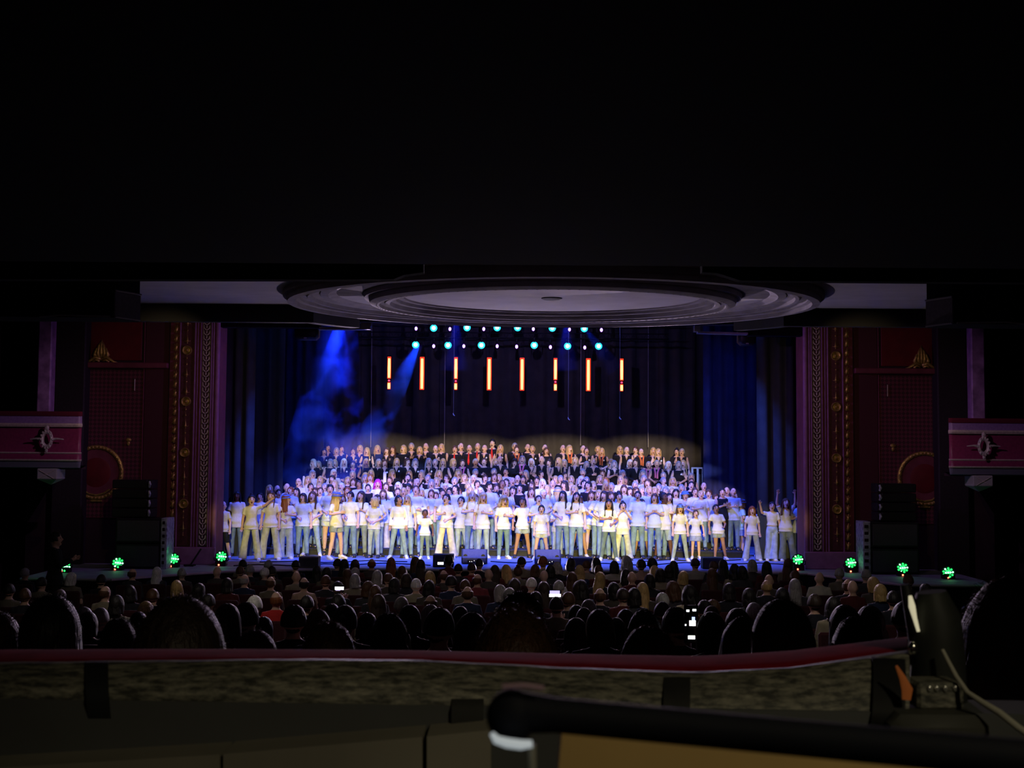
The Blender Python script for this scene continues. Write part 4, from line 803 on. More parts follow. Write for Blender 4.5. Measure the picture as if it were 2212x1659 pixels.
ROW6 = "582,1048,bl 599,1048,nb 620,1044,gb 628,1052,rs 602,1057,ks 681,1054,nc 692,1053,ns 751,1052,rl 882,1046,ka 984,1048,kt 859,1054,ns 872,1054,bc 910,1057,bc 932,1058,nc 956,1057,ds 970,1055,ks 991,1056,rs 1016,1052,bl 1057,1042,ka 1072,1046,ns 1123,1046,kn 1093,1053,bc 1174,1058,ws 1038,1053,ws 1182,1048,bl 1241,1049,bl 1271,1040,ks 1348,1048,nl 1386,1050,gs 1403,1051,bs 1414,1052,bl 1438,1052,gs 1452,1054,bs 1360,1053,dc 1374,1053,nc 1501,1054,ns 1514,1060,bs 1531,1058,na 1560,1055,ks 1570,1052,g0 1584,1054,b0 1460,1057,kc 735,1058,bc"
ROW7 = "757,1062,ks 740,1069,nc 815,1069,nl 1163,1070,dt 1216,1061,kl 1294,1059,bc 1305,1061,dl 1320,1063,nc 1337,1064,kn 1378,1061,kt 1414,1067,nc 1245,1064,kl 1020,1062,bl 655,1066,dc 880,1070,bl 1445,1066,kl"
BLK = (0.010, 0.010, 0.013)
RN = {1: 'top row', 2: 'second row', 3: 'third row', 4: 'fourth row', 5: 'fifth row', 6: 'sixth row', 7: 'seventh row'}
ADP = ['stand', 'hands_front', 'clapping', 'look_left', 'look_right', 'heart']
def parse(s): return [(float(a), float(b), c) for a, b, c in (t.split(',') for t in s.split())]
for r, S_ in ((1, TOPROW), (2, ROW2), (3, ROW3), (4, ROW4), (5, ROW5), (6, ROW6), (7, ROW7)):
    L = sorted(parse(S_)); rr = random.Random(100 + r)
    for i, (x, y, hr) in enumerate(L):
        Y = ROWY[r] + (0.12 if i % 2 else -0.12) + rr.uniform(-0.04, 0.04)
        if r == 1 and i + 1 < len(L) and abs(L[i + 1][0] - x) < 11: Y = ROWY[r] + (0.22 if y < L[i + 1][1] else -0.25)
        p = at(x, y, Y); pn = rr.choice(ADP); ex = []; black = rr.random() < {1: 1, 2: 1, 3: 0.85, 4: 0.6, 5: 0.4, 6: 0.08, 7: 0.0}[r]
        tc = BLK if black else (WHITE if rr.random() < 0.6 else (0.6, 0.66, 0.78)); tn = 'black top' if black else ('white top' if tc == WHITE else 'pale blue top')
        tp = 'blacktop' if black and rr.random() < 0.6 else ('vest' if black else 'tee')
        if r == 1 and x in (1014, 1032, 1064, 983): ex.append('tie'); tp = 'blacktop'; tn = 'red tie'; hr_ = hr; pn = 'stand'
        elif r == 1 and x in (1116, 1230, 1385, 1300): ex.append('scarfo'); tn = 'orange scarf'
        elif r == 2 and x in (763, 999, 1128, 1401, 1419): ex.append('scarfp'); tn = 'pink scarf'
        elif black and r <= 3 and rr.random() < 0.75: ex.append('v')
        if black and r <= 3 and rr.random() < 0.3 and 'tie' not in ex: ex.append('badge')
        if rr.random() < 0.12: ex.append('glasses')
        sk = rr.choice('lllpppp') if rr.random() < 0.93 else 'm'
        if r == 1 or hr[1] in '0b': sk = rr.choice('lp')
        gl = ' and glasses' if 'glasses' in ex and len(tn) < 12 else ''
        lab = 'singer in %s with %s, %s from left, %s' % (tn, hairname(hr), ordw(i + 1), RN[r])
        person((p.x, Y, ROWZ[r]), pn, tp, tc, 'jeans', BLK if black else DEN, hr, sk, ztop=p.z, rz=rr.uniform(-0.25, 0.25) - p.x * 0.02, label=lab, group='choir singers, ' + RN[r] + ' from the top', extras=ex, shoe=(0.03, 0.03, 0.03))
# ------------------------------------------------------------------ stage equipment
GRL = mat('speaker_grille', (0.05, 0.05, 0.06), 0.6, var=0.3, scale=80)
GBX = mat('grey_box_paint', (0.14, 0.13, 0.15), 0.6, var=0.15)
def wedge(px, pyb, wpx, hpx, lab, flip):
    p = onz(px, pyb, 0); sc = p.y / F; W_ = wpx * sc / 2; H = hpx * sc * 1.0
    o = empty('wedge_monitor', p, label=lab, cat='loudspeaker')
    m = MB(); prof = [(-0.22, 0.02), (-0.30, 0.16), (-0.05, H), (0.10, H), (0.24, 0.10), (0.24, 0.0), (-0.18, 0.0)]; n = len(prof)
    vs = [(-W_ + 0.035, y, z) for y, z in prof] + [(W_ - 0.035, y, z) for y, z in prof]
    m.add(vs, [tuple(range(n)), tuple(range(2 * n - 1, n - 1, -1))] + [(i, i + n, (i + 1) % n + n, (i + 1) % n) for i in range(n)]); build('cabinet', m, GBX, o)
    for e in (-1, 1):
        m = MB(); vs = [(e * (W_ - 0.035), y, z) for y, z in prof] + [(e * W_, y * 0.9, 0.02 + z * 0.93) for y, z in prof]
        m.add(vs, [tuple(range(n)), tuple(range(2 * n - 1, n - 1, -1))] + [(i, i + n, (i + 1) % n + n, (i + 1) % n) for i in range(n)]); sp = build('side_cheek', m, GRL, o)
        build('handle_hole', MB().lathe([(0.05, 0), (0.05, -0.012), (0.001, -0.014)], 14, c=(e * (W_ - 0.10), -0.235, 0.20), axis='y'), EYE, sp)
    build('connector_panel', MB().box(-0.12 + 0.05 * flip, 0.10 + 0.05 * flip, -0.275, -0.24, 0.02, 0.11, 0.004), EYE, o)
    lt = mat('signal_light', (1, 1, 1), emit=(1, 0.95, 0.85), estr=2.5)
    m = MB()
    for q in (-0.06, -0.01, 0.05): m.ball((q + 0.05 * flip, -0.28, 0.07 + 0.02 * (q > 0)), 0.009, 0.006, 0.009, 6, 4)
    build('signal_light', m, lt, o)
wedge(1025, 1217, 55, 30, 'grey wedge monitor at the stage edge, left of centre', -1)
wedge(1183, 1219, 56, 31, 'grey wedge monitor at the stage edge, right of centre', 1)
def stagebox(px, pyb, wpx, hpx, col, lab):
    p = onz(px, pyb, 0); sc = p.y / F; W_ = wpx * sc / 2; H = hpx * sc
    o = empty('stage_speaker', p, label=lab, cat='loudspeaker')
    build('cabinet', MB().box(-W_, W_, -0.18, 0.18, 0, H, 0.012), mat('box_' + str(px), col, 0.6, var=0.2), o)
    build('grille', MB().box(-W_ + 0.03, W_ - 0.03, -0.19, -0.18, 0.03, H - 0.03, 0.004), GRL, o)
    build('handle', MB().tube([(-0.07, -0.195, H - 0.05), (-0.05, -0.215, H - 0.06), (0.05, -0.215, H - 0.06), (0.07, -0.195, H - 0.05)], 0.008, 6), BLACK, o)
stagebox(669, 1226, 42, 24, (0.10, 0.10, 0.09), 'low dark grey box speaker at the left of the stage edge')
stagebox(958, 1224, 44, 27, (0.02, 0.02, 0.025), 'low black box speaker at the stage edge, behind the raised phone')
stagebox(1258, 1225, 42, 21, (0.07, 0.07, 0.06), 'low dark box speaker right of the two wedge monitors')
stagebox(1538, 1228, 44, 24, (0.02, 0.05, 0.04), 'low black box speaker near the right end of the stage edge')
CBL = mat('cable', (0.012, 0.012, 0.02), 0.6)
for i, pts in enumerate(([(505, 1222), (560, 1219), (620, 1222), (700, 1218), (760, 1220), (840, 1216), (930, 1221)], [(560, 1214), (640, 1212), (700, 1215), (800, 1211), (880, 1213)], [(1060, 1213), (1120, 1216), (1150, 1213)], [(1220, 1220), (1300, 1217), (1400, 1221), (1480, 1215), (1560, 1219), (1640, 1216), (1720, 1221)], [(1380, 1213), (1450, 1209), (1520, 1213), (1600, 1209)])):
    q = [onz(x, y, 0.012) for x, y in pts]; f = []
    for a, b in zip(q[:-1], q[1:]):
        for k in range(4): t = k / 4; v = a.lerp(b, t); v.y += 0.05 * math.sin((len(f)) * 1.1 + i); f.append(v)
    f.append(q[-1]); tag(build('stage_cable', MB().tube(f, 0.014, 6), CBL, None, True), 'black cable lying on the blue-lit stage floor, %s' % ['along the left front edge', 'just in front of the left singers', 'between the wedge monitors', 'along the right front edge', 'just in front of the right singers'][i], 'cable')
# green uplights
LENS = mat('green_lens', (0.1, 0.8, 0.3), 0.2, emit=(0.02, 1.0, 0.14), estr=1.6)
LENS2 = mat('green_lens_hot', (0.6, 1, 0.7), 0.2, emit=(0.30, 1.0, 0.50), estr=3.0)
REDL = mat('red_display', (0.8, 0.1, 0.05), 0.3, emit=(1.0, 0.16, 0.08), estr=5.0)
UP = [(140, 1226, 0), (255, 1218, 0), (375, 1209, 0), (478, 1204, 0), (1724, 1211, 0), (1838, 1218, 0), (1950, 1229, 0), (2048, 1239, 0)]
lens = MB().ball((0, 0, 0), 0.026, 0.02, 0.026, 8, 6)
lensm = lens.mesh('lens', LENS); lensh = MB().ball((0, 0, 0), 0.022, 0.018, 0.022, 8, 6).mesh('lens', LENS2)
for i, (px, py, _) in enumerate(UP):
    Y = 27.2 if i in (0, 7) else (27.8 if i in (1, 6) else (28.6 if i in (2, 5) else 29.05)); p = at(px, py, Y)
    sd = 'left' if i < 4 else 'right'; pl = ['outermost', 'second from outside', 'third from outside', 'innermost']; w_ = pl[i] if i < 4 else pl[7 - i]
    o = empty('uplight', (p.x, Y, 0.0), 0, label='glowing green LED uplight on the %s side of the stage, %s of four' % (sd, w_), cat='stage light')
    zc = p.z
    build('base', MB().box(-0.13, 0.13, -0.10, 0.10, 0.0, 0.12, 0.015), BLACK, o)
    build('yoke', MB().tube([(-0.17, 0, zc), (-0.17, 0, 0.14), (-0.1, 0, 0.11), (0.1, 0, 0.11), (0.17, 0, 0.14), (0.17, 0, zc)], 0.014, 6), BLACK, o)
    t = Matrix.Translation((0, 0, zc)) @ Matrix.Rotation(math.radians(-28), 4, 'X') @ Matrix.Rotation(0.25 if i < 4 else -0.25, 4, 'Z')
    h = MB().lathe([(0.10, 0.16), (0.135, 0.10), (0.15, 0.0), (0.15, -0.06), (0.14, -0.07), (0.135, -0.05), (0.001, -0.05)], 24, axis='y'); hd_ = build('head', h, BLACK, o, True); hd_.matrix_local = t
    for a_n, rr_ in ((1, 0), (6, 0.05), (9, 0.1)):
        for k in range(a_n):
            an = 2 * PI * k / a_n; obj('lens', lensh if (k % 3 == 0) else lensm, hd_, (rr_ * math.cos(an), -0.06, rr_ * math.sin(an)))
    zr = max(0.03, at(px - 4, py + (22 if i not in (3, 4) else 20), Y - 0.12).z)
    build('red_display', MB().box(-0.05, -0.015, -0.115, -0.10, zr - 0.015, zr + 0.02, 0.002), REDL, o)
    lamp((p.x, Y - 0.35, zc + 0.25), 0.15, (0.05, 1.0, 0.2))
# speaker stacks on each side
STR = mat('pale_flight_case_edge', (0.32, 0.34, 0.45), 0.5, var=0.6, scale=12)
for s, sd in ((-1, 'left'), (1, 'right')):
    Ys = 28.1
    def X(px): return (at(px, 1100, Ys).x) if s < 0 else at({362: 1864, 349: 1880, 250: 1985, 322: 1900, 238: 1983, 314: 1908}[px], 1100, Ys).x
    def Zs(py): return at(300 if s < 0 else 1900, py + (0 if s < 0 else 8), Ys).z
    o = empty('speaker_stack', ((X(250) + X(362)) / 2, Ys + 0.3, 0.0), label='big black bass speaker stack with pale edge on the %s of the stage' % sd, cat='loudspeaker'); ox, oy = o.location.x, o.location.y
    x0, x1 = sorted((X(250) - ox, X(349) - ox)); z1 = Zs(1119)
    for k in range(2):
        za, zb_2 = z1 * k / 2 + 0.01, z1 * (k + 1) / 2 - 0.01; c_ = build('cabinet', MB().box(x0, x1, -0.3, 0.4, za, zb_2, 0.02), BLACK, o)
        build('grille', MB().box(x0 + 0.05, x1 - 0.05, -0.315, -0.3, za + 0.05, zb_2 - 0.05, 0.005), GRL, c_)
    q0, q1 = sorted((X(349) - ox, X(362) - ox)); sp = build('pale_edge', MB().box(q0, q1, -0.3, 0.3, 0.0, z1, 0.01), STR, o)
    for k in range(7): zz = z1 * (0.1 + 0.13 * k); build('slot', MB().box(q0 + 0.03, q1 - 0.05, -0.31, -0.298, zz, zz + 0.07, 0.004), EYE, sp)
    o = empty('line_array', ((X(238) + X(322)) / 2, Ys + 0.4, z1), label='black speaker array of stacked cabinets above the bass stack, %s side' % sd, cat='loudspeaker'); ox, oy = o.location.x, o.location.y; z2 = Zs(1036) - z1
    x0, x1 = sorted((X(238) - ox, X(314) - ox)); q0, q1 = sorted((X(314) - ox, X(322) - ox))
    for k in range(4):
        za, zb_2 = z2 * k / 4 + 0.01, z2 * (k + 1) / 4 - 0.01; c_ = build('cabinet', MB().box(x0, x1, -0.3, 0.3, za, zb_2, 0.02), BLACK, o)
        build('pale_edge', MB().tube([((q0 + q1) / 2, -0.28, za + 0.03), ((q0 + q1) / 2 + 0.02, -0.30, (za + zb_2) / 2), ((q0 + q1) / 2, -0.28, zb_2 - 0.03)], [0.025, 0.035, 0.025], 6), STR, c_)
        build('side_plate', MB().box(q0, q1, -0.25, 0.25, za, zb_2, 0.008), BLACK, c_)
a, b = at(411, 1221, 28.9), at(432, 1186, 28.9)
o = empty('leaning_stand', (a.x, 28.9, 0), label='black stand pole leaning in front of the left arch plinth', cat='stand'); build('pole', MB().tube([(0, 0, 0.02), (b.x - a.x, 0.1, b.z)], 0.022, 8), BLACK, o, True); build('foot', MB().tube([(-0.15, 0, 0.02), (0.1, -0.1, 0.02)], 0.02, 6).tube([(-0.1, -0.12, 0.02), (0.1, 0.1, 0.02)], 0.02, 6), BLACK, o)
# ------------------------------------------------------------------ rigging over the stage
YR = 38.4
CYN = mat('cyan_lens', (0.3, 0.9, 0.9), 0.2, emit=(0.02, 0.60, 0.72), estr=1.8); CYH = mat('cyan_lens_core', (0.8, 1, 1), 0.2, emit=(0.35, 0.95, 1.0), estr=3.0)
PNK = mat('pink_lens', (0.9, 0.5, 0.8), 0.2, emit=(1.0, 0.62, 1.0), estr=8.0); PNR = mat('violet_ring', (0.3, 0.1, 0.5), 0.3, emit=(0.35, 0.12, 0.9), estr=0.8)
zu, zl = at(1100, 711, YR).z, at(1100, 748, YR).z
for z, lab in ((zu + 0.26, 'upper'), (zl + 0.26, 'lower')):
    o = empty('lighting_truss', (0, YR + 0.05, z), label='%s black lighting truss across the back of the stage' % lab, cat='truss')
    for yy, zz in ((-0.1, 0), (0.1, 0), (0, 0.17)): build('chord', MB().tube([(-5, yy, zz), (5, yy, zz)], 0.018, 6), BLACK, o)
    m = MB()
    for k in range(50): x = -5 + 0.2 * k; m.tube([(x, -0.1, 0), (x + 0.1, 0, 0.17), (x + 0.2, -0.1, 0)], 0.008, 4)
    build('bracing', m, BLACK, o)
    for xx in (-4.9, 0.3, 4.9): build('hanging_wire', MB().tube([(xx, 0, 0.1), (xx, 0, 10.85 - z)], 0.006, 5), BLACK, o)
BIG = [(937, 709), (1009, 708), (1074, 708), (1118, 708), (1193, 709), (1262, 710), (898, 745), (968, 746), (1040, 746), (1154, 746), (1226, 748), (1293, 748)]
SML = [(899, 710), (972, 711), (1045, 711), (1152, 711), (1230, 712), (1299, 713), (937, 748), (1002, 748), (1074, 748), (1116, 749), (1189, 750), (1263, 751)]
hm = MB().lathe([(0.07, 0.22), (0.12, 0.16), (0.135, 0.0), (0.13, -0.05), (0.118, -0.05), (0.115, -0.02)], 20, axis='y').mesh('head', BLACK, True, 40)
lm = MB().lathe([(0.115, -0.03), (0.10, -0.05), (0.07, -0.06)], 20, axis='y').mesh('lens', CYN); lc = MB().ball((0, -0.055, 0), 0.070, 0.03, 0.070, 14, 6).mesh('lens_core', CYH)
sm_ = MB().box(-0.05, 0.05, -0.03, 0.12, -0.09, 0.09, 0.01).mesh('body', BLACK); sl = MB().ball((0, -0.035, 0), 0.036, 0.015, 0.05, 10, 6).mesh('lens', PNK); sr = MB().ball((0, -0.03, 0), 0.052, 0.008, 0.072, 10, 6).mesh('lens_rim', PNR)
yk = MB().tube([(-0.16, 0.03, 0), (-0.16, 0.03, 0.2), (0, 0.03, 0.24), (0.16, 0.03, 0.2), (0.16, 0.03, 0)], 0.014, 6).mesh('yoke', BLACK); cl = MB().box(-0.03, 0.03, -0.05, 0.07, 0.08, 0.3, 0.005).mesh('clamp', BLACK)
for lst, big in ((BIG, True), (SML, False)):
    for j, (px, py) in enumerate(lst):
        row = 'upper' if j < 6 else 'lower'; k = j % 6 + 1
        p = at(px, py, YR); o = empty('moving_light' if big else 'small_spotlight', p, label=('round cyan-white moving light, %s from the left on the %s truss' if big else 'small pink-white lamp, %s from the left on the %s truss') % (ordw(k), row), cat='stage light', group='stage lights on the %s truss' % row)
        if big: h = obj('head', hm, o); obj('lens', lm, h); obj('lens_core', lc, h); obj('yoke', yk, o); obj('clamp', cl, o)
        else: h = obj('body', sm_, o); obj('lens_rim', sr, h); obj('lens', sl, h); obj('clamp', cl, o)
TUB = mat('amber_tube', (1, 0.5, 0.1), 0.3, emit=(1.0, 0.42, 0.10), estr=4.5); TURE = mat('red_glow_strip', (0.8, 0.05, 0.02), 0.4, emit=(1.0, 0.05, 0.02), estr=0.9)
for j, px in enumerate((841, 912, 985, 1057, 1128, 1200, 1271, 1343)):
    split = j in (0, 2, 5, 7); y0 = 771 + j * 0.6; y1 = 841 + j * 0.6; T = at(px, y0, YR); B = at(px, y1, YR); Lh = T.z - B.z
    o = empty('light_batten', (T.x, YR, B.z), label='vertical orange LED tube, %s from the left%s' % (ordw(j + 1), ', with a dark gap near its lower end' if split else ', lit along its whole length'), cat='stage light', group='vertical orange LED tubes')
    build('housing', MB().box(-0.085, 0.085, 0.02, 0.09, -0.03, Lh + 0.05, 0.01), BLACK, o)
    build('red_glow_strip', MB().box(-0.075, 0.075, 0.0, 0.02, -0.005, Lh + 0.01, 0.008) if not split else MB().box(-0.06, 0.06, 0.0, 0.02, Lh * 0.33, Lh + 0.01, 0.008).box(-0.05, 0.05, 0.0, 0.02, 0, Lh * 0.22, 0.008), TURE, o)  # red glowing strip added to imitate the bloom around each tube
    for a, b in (((0.03, Lh - 0.05),) if not split else ((Lh * 0.36, Lh - 0.05), (0.02, Lh * 0.19))): build('tube', MB().tube([(0, -0.015, a), (0, -0.015, (a + b) / 2), (0, -0.015, b)], [0.036, 0.042, 0.036], 10), TUB, o, True)
    build('hanging_wire', MB().tube([(0, 0.06, Lh), (0, 0.06, 10.85 - B.z)], 0.006, 5), BLACK, o)
    if split: build('red_joint', MB().ball((0, -0.01, Lh * 0.27), 0.035, 0.02, 0.03, 8, 5), mat('red_joint', (1, 0.05, 0.1), emit=(1.0, 0.05, 0.16), estr=2.0), o)
WIRE = mat('grey_wire', (0.5, 0.5, 0.5), 0.4)
for px, y0, y1, lab in ((802, 700, 966, 'first'), (961, 720, 962, 'second'), (1255, 720, 962, 'third'), (1401, 718, 966, 'fourth')):
    a, b = at(px, y0, 38.9), at(px - 1, y1, 38.9); tag(build('suspension_wire', MB().tube([(a.x, 38.9, 10.85), (b.x, 38.9, b.z)], 0.010, 5), WIRE), 'thin grey wire hanging full height before the backcloth, %s from left' % lab, 'wire')
for px, y0, y1, lab in ((980, 843, 896, 'left'), (1228, 820, 905, 'centre'), (1339, 850, 904, 'right')):
    a, b = at(px, y0, 35.8), at(px - 1, y1, 35.8); o = empty('hanging_microphone', (a.x, 35.8, b.z), label='small choir microphone hanging on a thin cable, %s one of three' % lab, cat='microphone')
    build('cable', MB().tube([(0, 0, 0.02), (0, 0, 10.85 - b.z)], 0.005, 5), WIRE, o); build('capsule', MB().tube([(-0.01, 0, 0.05), (0.0, -0.01, 0.0), (0.04, -0.03, -0.03)], [0.01, 0.015, 0.012], 8), mat('white_capsule', (0.8, 0.8, 0.85), 0.4), o, True)
# ------------------------------------------------------------------ haze caught in the beams
def haze_mat(name, dens, scale, lo, hi, col=(0.08, 0.16, 1.0), aniso=0.0):  # blue of the stage light is tinted into the smoke's scatter colour
    m = bpy.data.materials.new(name); m.use_nodes = True; nt = m.node_tree; nt.nodes.clear()
    out = nt.nodes.new('ShaderNodeOutputMaterial'); sc = nt.nodes.new('ShaderNodeVolumeScatter'); sc.inputs['Color'].default_value = (*col, 1); sc.inputs['Anisotropy'].default_value = aniso
    tc = nt.nodes.new('ShaderNodeTexCoord'); n = nt.nodes.new('ShaderNodeTexNoise'); n.inputs['Scale'].default_value = scale; n.inputs['Detail'].default_value = 4; n.inputs['Distortion'].default_value = 0.6
    nt.links.new(tc.outputs['Object'], n.inputs['Vector']); mr = nt.nodes.new('ShaderNodeMapRange'); mr.inputs[1].default_value = lo; mr.inputs[2].default_value = hi; mr.inputs[3].default_value = 0.0; mr.inputs[4].default_value = dens
    nt.links.new(n.outputs['Fac'], mr.inputs[0]); nt.links.new(mr.outputs[0], sc.inputs['Density']); nt.links.new(sc.outputs[0], out.inputs['Volume']); return m
def beam(pa, pb, ra, rb, m, lab, power=0, col=(0.05, 0.12, 1), half=10):
    pa, pb = Vector(pa), Vector(pb); n = 7; pts = [pa.lerp(pb, k / n) - pa for k in range(n + 1)]; rs = [ra + (rb - ra) * k / n for k in range(n + 1)]
    mb = MB().tube(pts, rs, 20); o = obj('haze_beam', mb.mesh('haze_beam', m), None, pa); tag(o, lab, 'haze', None, 'stuff')
    if power: spot(pa - (pb - pa).normalized() * 0.25, pb, power, col, half, 0.4)
    return o
HZ1 = haze_mat('smoke_cloud', 0.75, 1.15, 0.49, 0.66); HZ2 = haze_mat('beam_haze', 0.30, 1.2, 0.35, 0.8)
beam(at(735, 690, 35.6), at(690, 1110, 35.6), 0.5, 1.6, HZ1, 'billowing blue smoke lit at the left above the choir', 1900, (0.04, 0.09, 1.0), 19)
beam(at(905, 742, 36.8), at(740, 1075, 36.8), 0.14, 0.75, HZ1, 'slanting light blue beam full of smoke left of centre', 900, (0.06, 0.22, 1.0), 12)
beam(at(985, 690, 37.2), at(985, 800, 37.2), 0.22, 0.55, HZ2, 'short blue haze shaft over the third orange tube', 260, (0.06, 0.08, 1.0), 14)
beam(at(1222, 700, 37.2), at(1225, 800, 37.2), 0.20, 0.50, HZ2, 'short blue haze shaft right of centre below the trusses', 220, (0.06, 0.08, 1.0), 14)
beam(at(1268, 715, 37.2), at(1330, 800, 37.2), 0.10, 0.30, HZ2, 'faint slanting haze shaft near the right end of the trusses', 120, (0.06, 0.2, 1.0), 12)
# ------------------------------------------------------------------ audience
pose('s_lap', 'lap', 'lap', 'sit', 0.0, -0.02, 0, mouth=0.2); pose('s_left', 'lap', 'lap', 'sit', 0.35, 0.0, 0.08, mouth=0.2); pose('s_right', 'lap', 'lap', 'sit', -0.35, 0.02, -0.08, mouth=0.2)
pose('s_clap', 'clap', 'clap', 'sit', 0.1, 0.05, 0, mouth=0.5); pose('s_phone', 'phone', 'phone', 'sit', 0.0, -0.05, 0, mouth=0.2); pose('s_phoneup', 'phoneup', 'lap', 'sit', 0.0, 0.05, 0, mouth=0.2)
VEL = mat('seat_velvet', (0.05, 0.008, 0.012), 0.9, var=0.2, sheen=0.2)
seatm = dict(back=MB().box(-0.25, 0.25, 0.17, 0.25, 0.36, 0.90, 0.03).mesh('back', VEL, True, 40), cushion=MB().box(-0.23, 0.23, -0.28, 0.17, 0.30, 0.42, 0.03).mesh('cushion', VEL, True, 40), arm=MB().box(-0.025, 0.025, -0.20, 0.18, 0.52, 0.57, 0.01).box(-0.02, 0.02, -0.05, 0.15, 0.02, 0.52).mesh('armrest', BLACK))
def seat(x, Y, z, lab):
    o = empty('theatre_chair', (x, Y, z), PI, label=lab, cat='chair', group='chairs under the audience'); obj('seat_back', seatm['back'], o); obj('cushion', seatm['cushion'], o); obj('armrest', seatm['arm'], o, (-0.27, 0, 0)); obj('armrest', seatm['arm'], o, (0.27, 0, 0))
AUD = """525,1210,ks 580,1211,gs 639,1211,ks 540,1221,gs 519,1224,ns 572,1227,ws 588,1224,ks 640,1234,r0 685,1223,kl 706,1227,kc 729,1208,ks 744,1209,kl 767,1210,dc 803,1207,rb 845,1206,rl 869,1224,nc 751,1230,nl 767,1227,gs 815,1233,gl 839,1239,ns 767,1241,gc 704,1244,ns 528,1241,gb 585,1246,nb 657,1248,kb 730,1257,ks 795,1257,nc 811,1266,nl 852,1250,kc 491,1250,kc 597,1279,rb 550,1291,wa 663,1288,ks 731,1286,kc 818,1286,dl 867,1291,gs 717,1306,ks
897,1204,nl 909,1210,dl 970,1201,ka 990,1219,ks 1019,1217,ds 1035,1208,ks 1127,1204,ks 1069,1222,dl 1094,1221,bl 1119,1224,nn 1156,1221,nc 1173,1204,ra 1189,1222,kc 1204,1215,gc 1233,1207,kc 1252,1222,bl 1056,1229,g0 959,1232,nb 1175,1232,p0 929,1235,bc 878,1240,dc 1031,1240,nb 1236,1237,nl 899,1251,ws 975,1246,ka 927,1255,kc 1005,1253,ns 1010,1267,nb 1112,1251,dc 1148,1249,ws 1175,1258,dl 1207,1255,gs 1081,1265,gc 1100,1271,gs 1250,1257,dl 930,1286,nb 1227,1280,ns 1157,1280,kc 1202,1291,ds 994,1313,kc 1245,1309,ks
1267,1212,ns 1288,1206,kl 1293,1222,ns 1327,1213,kc 1354,1204,gu 1385,1211,ka 1409,1208,ka 1296,1237,bl 1352,1230,kl 1365,1235,g0 1414,1223,bc 1426,1229,kc 1455,1213,kl 1446,1221,kc 1502,1207,ds 1476,1235,bc 1403,1241,kc 1542,1213,ns 1538,1229,nl 1562,1210,kl 1587,1222,ku 1603,1224,kc 1625,1210,gc 1256,1257,ku 1326,1260,kc 1296,1271,nb 1346,1272,ds 1370,1272,kc 1388,1260,bl 1454,1259,nu 1490,1268,ku 1431,1282,gs 1272,1297,gs 1430,1302,ds 1522,1298,ks 1540,1297,ns 1537,1311,ns 1629,1304,ws 1262,1315,ks
1656,1214,kl 1703,1208,nl 1770,1236,g0 1717,1233,ns 1717,1252,gl 1661,1241,g0 1656,1253,bb 1813,1228,gs 1871,1231,gs 1831,1251,nb 1842,1254,g0 1887,1248,bc 1902,1264,bc 1962,1242,ns 1618,1273,kc
154,1238,wc 219,1242,ks 227,1266,nb 286,1228,nb 339,1226,wl 382,1255,bl 393,1228,gs 469,1224,o0 281,1266,kc 252,1288,kc 315,1302,bc 183,1313,gs 217,1315,gs 190,1325,kc 330,1273,ns 299,1324,ks 90,1248,ks 54,1228,gs 54,1272,ns 1575,1262,kc 1690,1272,kc 1760,1285,ds 1800,1292,kc 130,1275,ds 430,1262,kc 450,1285,ks 20,1262,ks 1930,1278,ks 2000,1262,ks"""
YT = [(1200, 26.6), (1212, 26.0), (1225, 24.6), (1240, 22.6), (1260, 19.8), (1280, 17.2), (1300, 14.2), (1330, 11.0)]
def yd(y):
    for (a, A), (b, B) in zip(YT[:-1], YT[1:]):
        if a <= y <= b: return A + (B - A) * (y - a) / (b - a)
    return 26.6 if y < 1200 else 11
rr = random.Random(5); TOPC = [(0.02, 0.02, 0.03), (0.03, 0.03, 0.04), (0.05, 0.05, 0.06), (0.02, 0.03, 0.07), (0.18, 0.16, 0.12), (0.30, 0.26, 0.18), (0.10, 0.02, 0.02), (0.08, 0.07, 0.06)]
TNAM = ['black', 'charcoal', 'dark grey', 'navy', 'khaki', 'beige', 'maroon', 'brown']
SPEC = {(657, 1248): ((0.55, 0.38, 0.28), 'peach'), (597, 1279): ((0.55, 0.03, 0.03), 'red'), (1770, 1236): ((0.6, 0.58, 0.48), 'pale'), (1327, 1213): ((0.5, 0.45, 0.36), 'cream'), (1385, 1211): ((0.55, 0.36, 0.28), 'peach'), (1490, 1268): ((0.52, 0.46, 0.28), 'yellow'), (899, 1251): ((0.35, 0.33, 0.22), 'khaki'), (1031, 1240): ((0.22, 0.04, 0.05), 'dark red checked'), (1502, 1207): ((0.36, 0.34, 0.30), 'grey hooded'), (1236, 1237): ((0.7, 0.7, 0.7), 'white'), (1019, 1217): ((0.2, 0.02, 0.03), 'maroon')}
AL = []
for t in AUD.split(): a, b, c = t.split(','); AL.append((int(a), int(b), c))
bands = {}
for x, y, h in AL:
    Y = yd(y); k = 0 if y < 1218 else 1 if y < 1236 else 2 if y < 1256 else 3 if y < 1278 else 4; bands.setdefault(k, []).append((x, y, h, Y))
BN = ['row nearest stage', 'second row from stage', 'third row from stage', 'fourth row from stage', 'fifth row from stage']
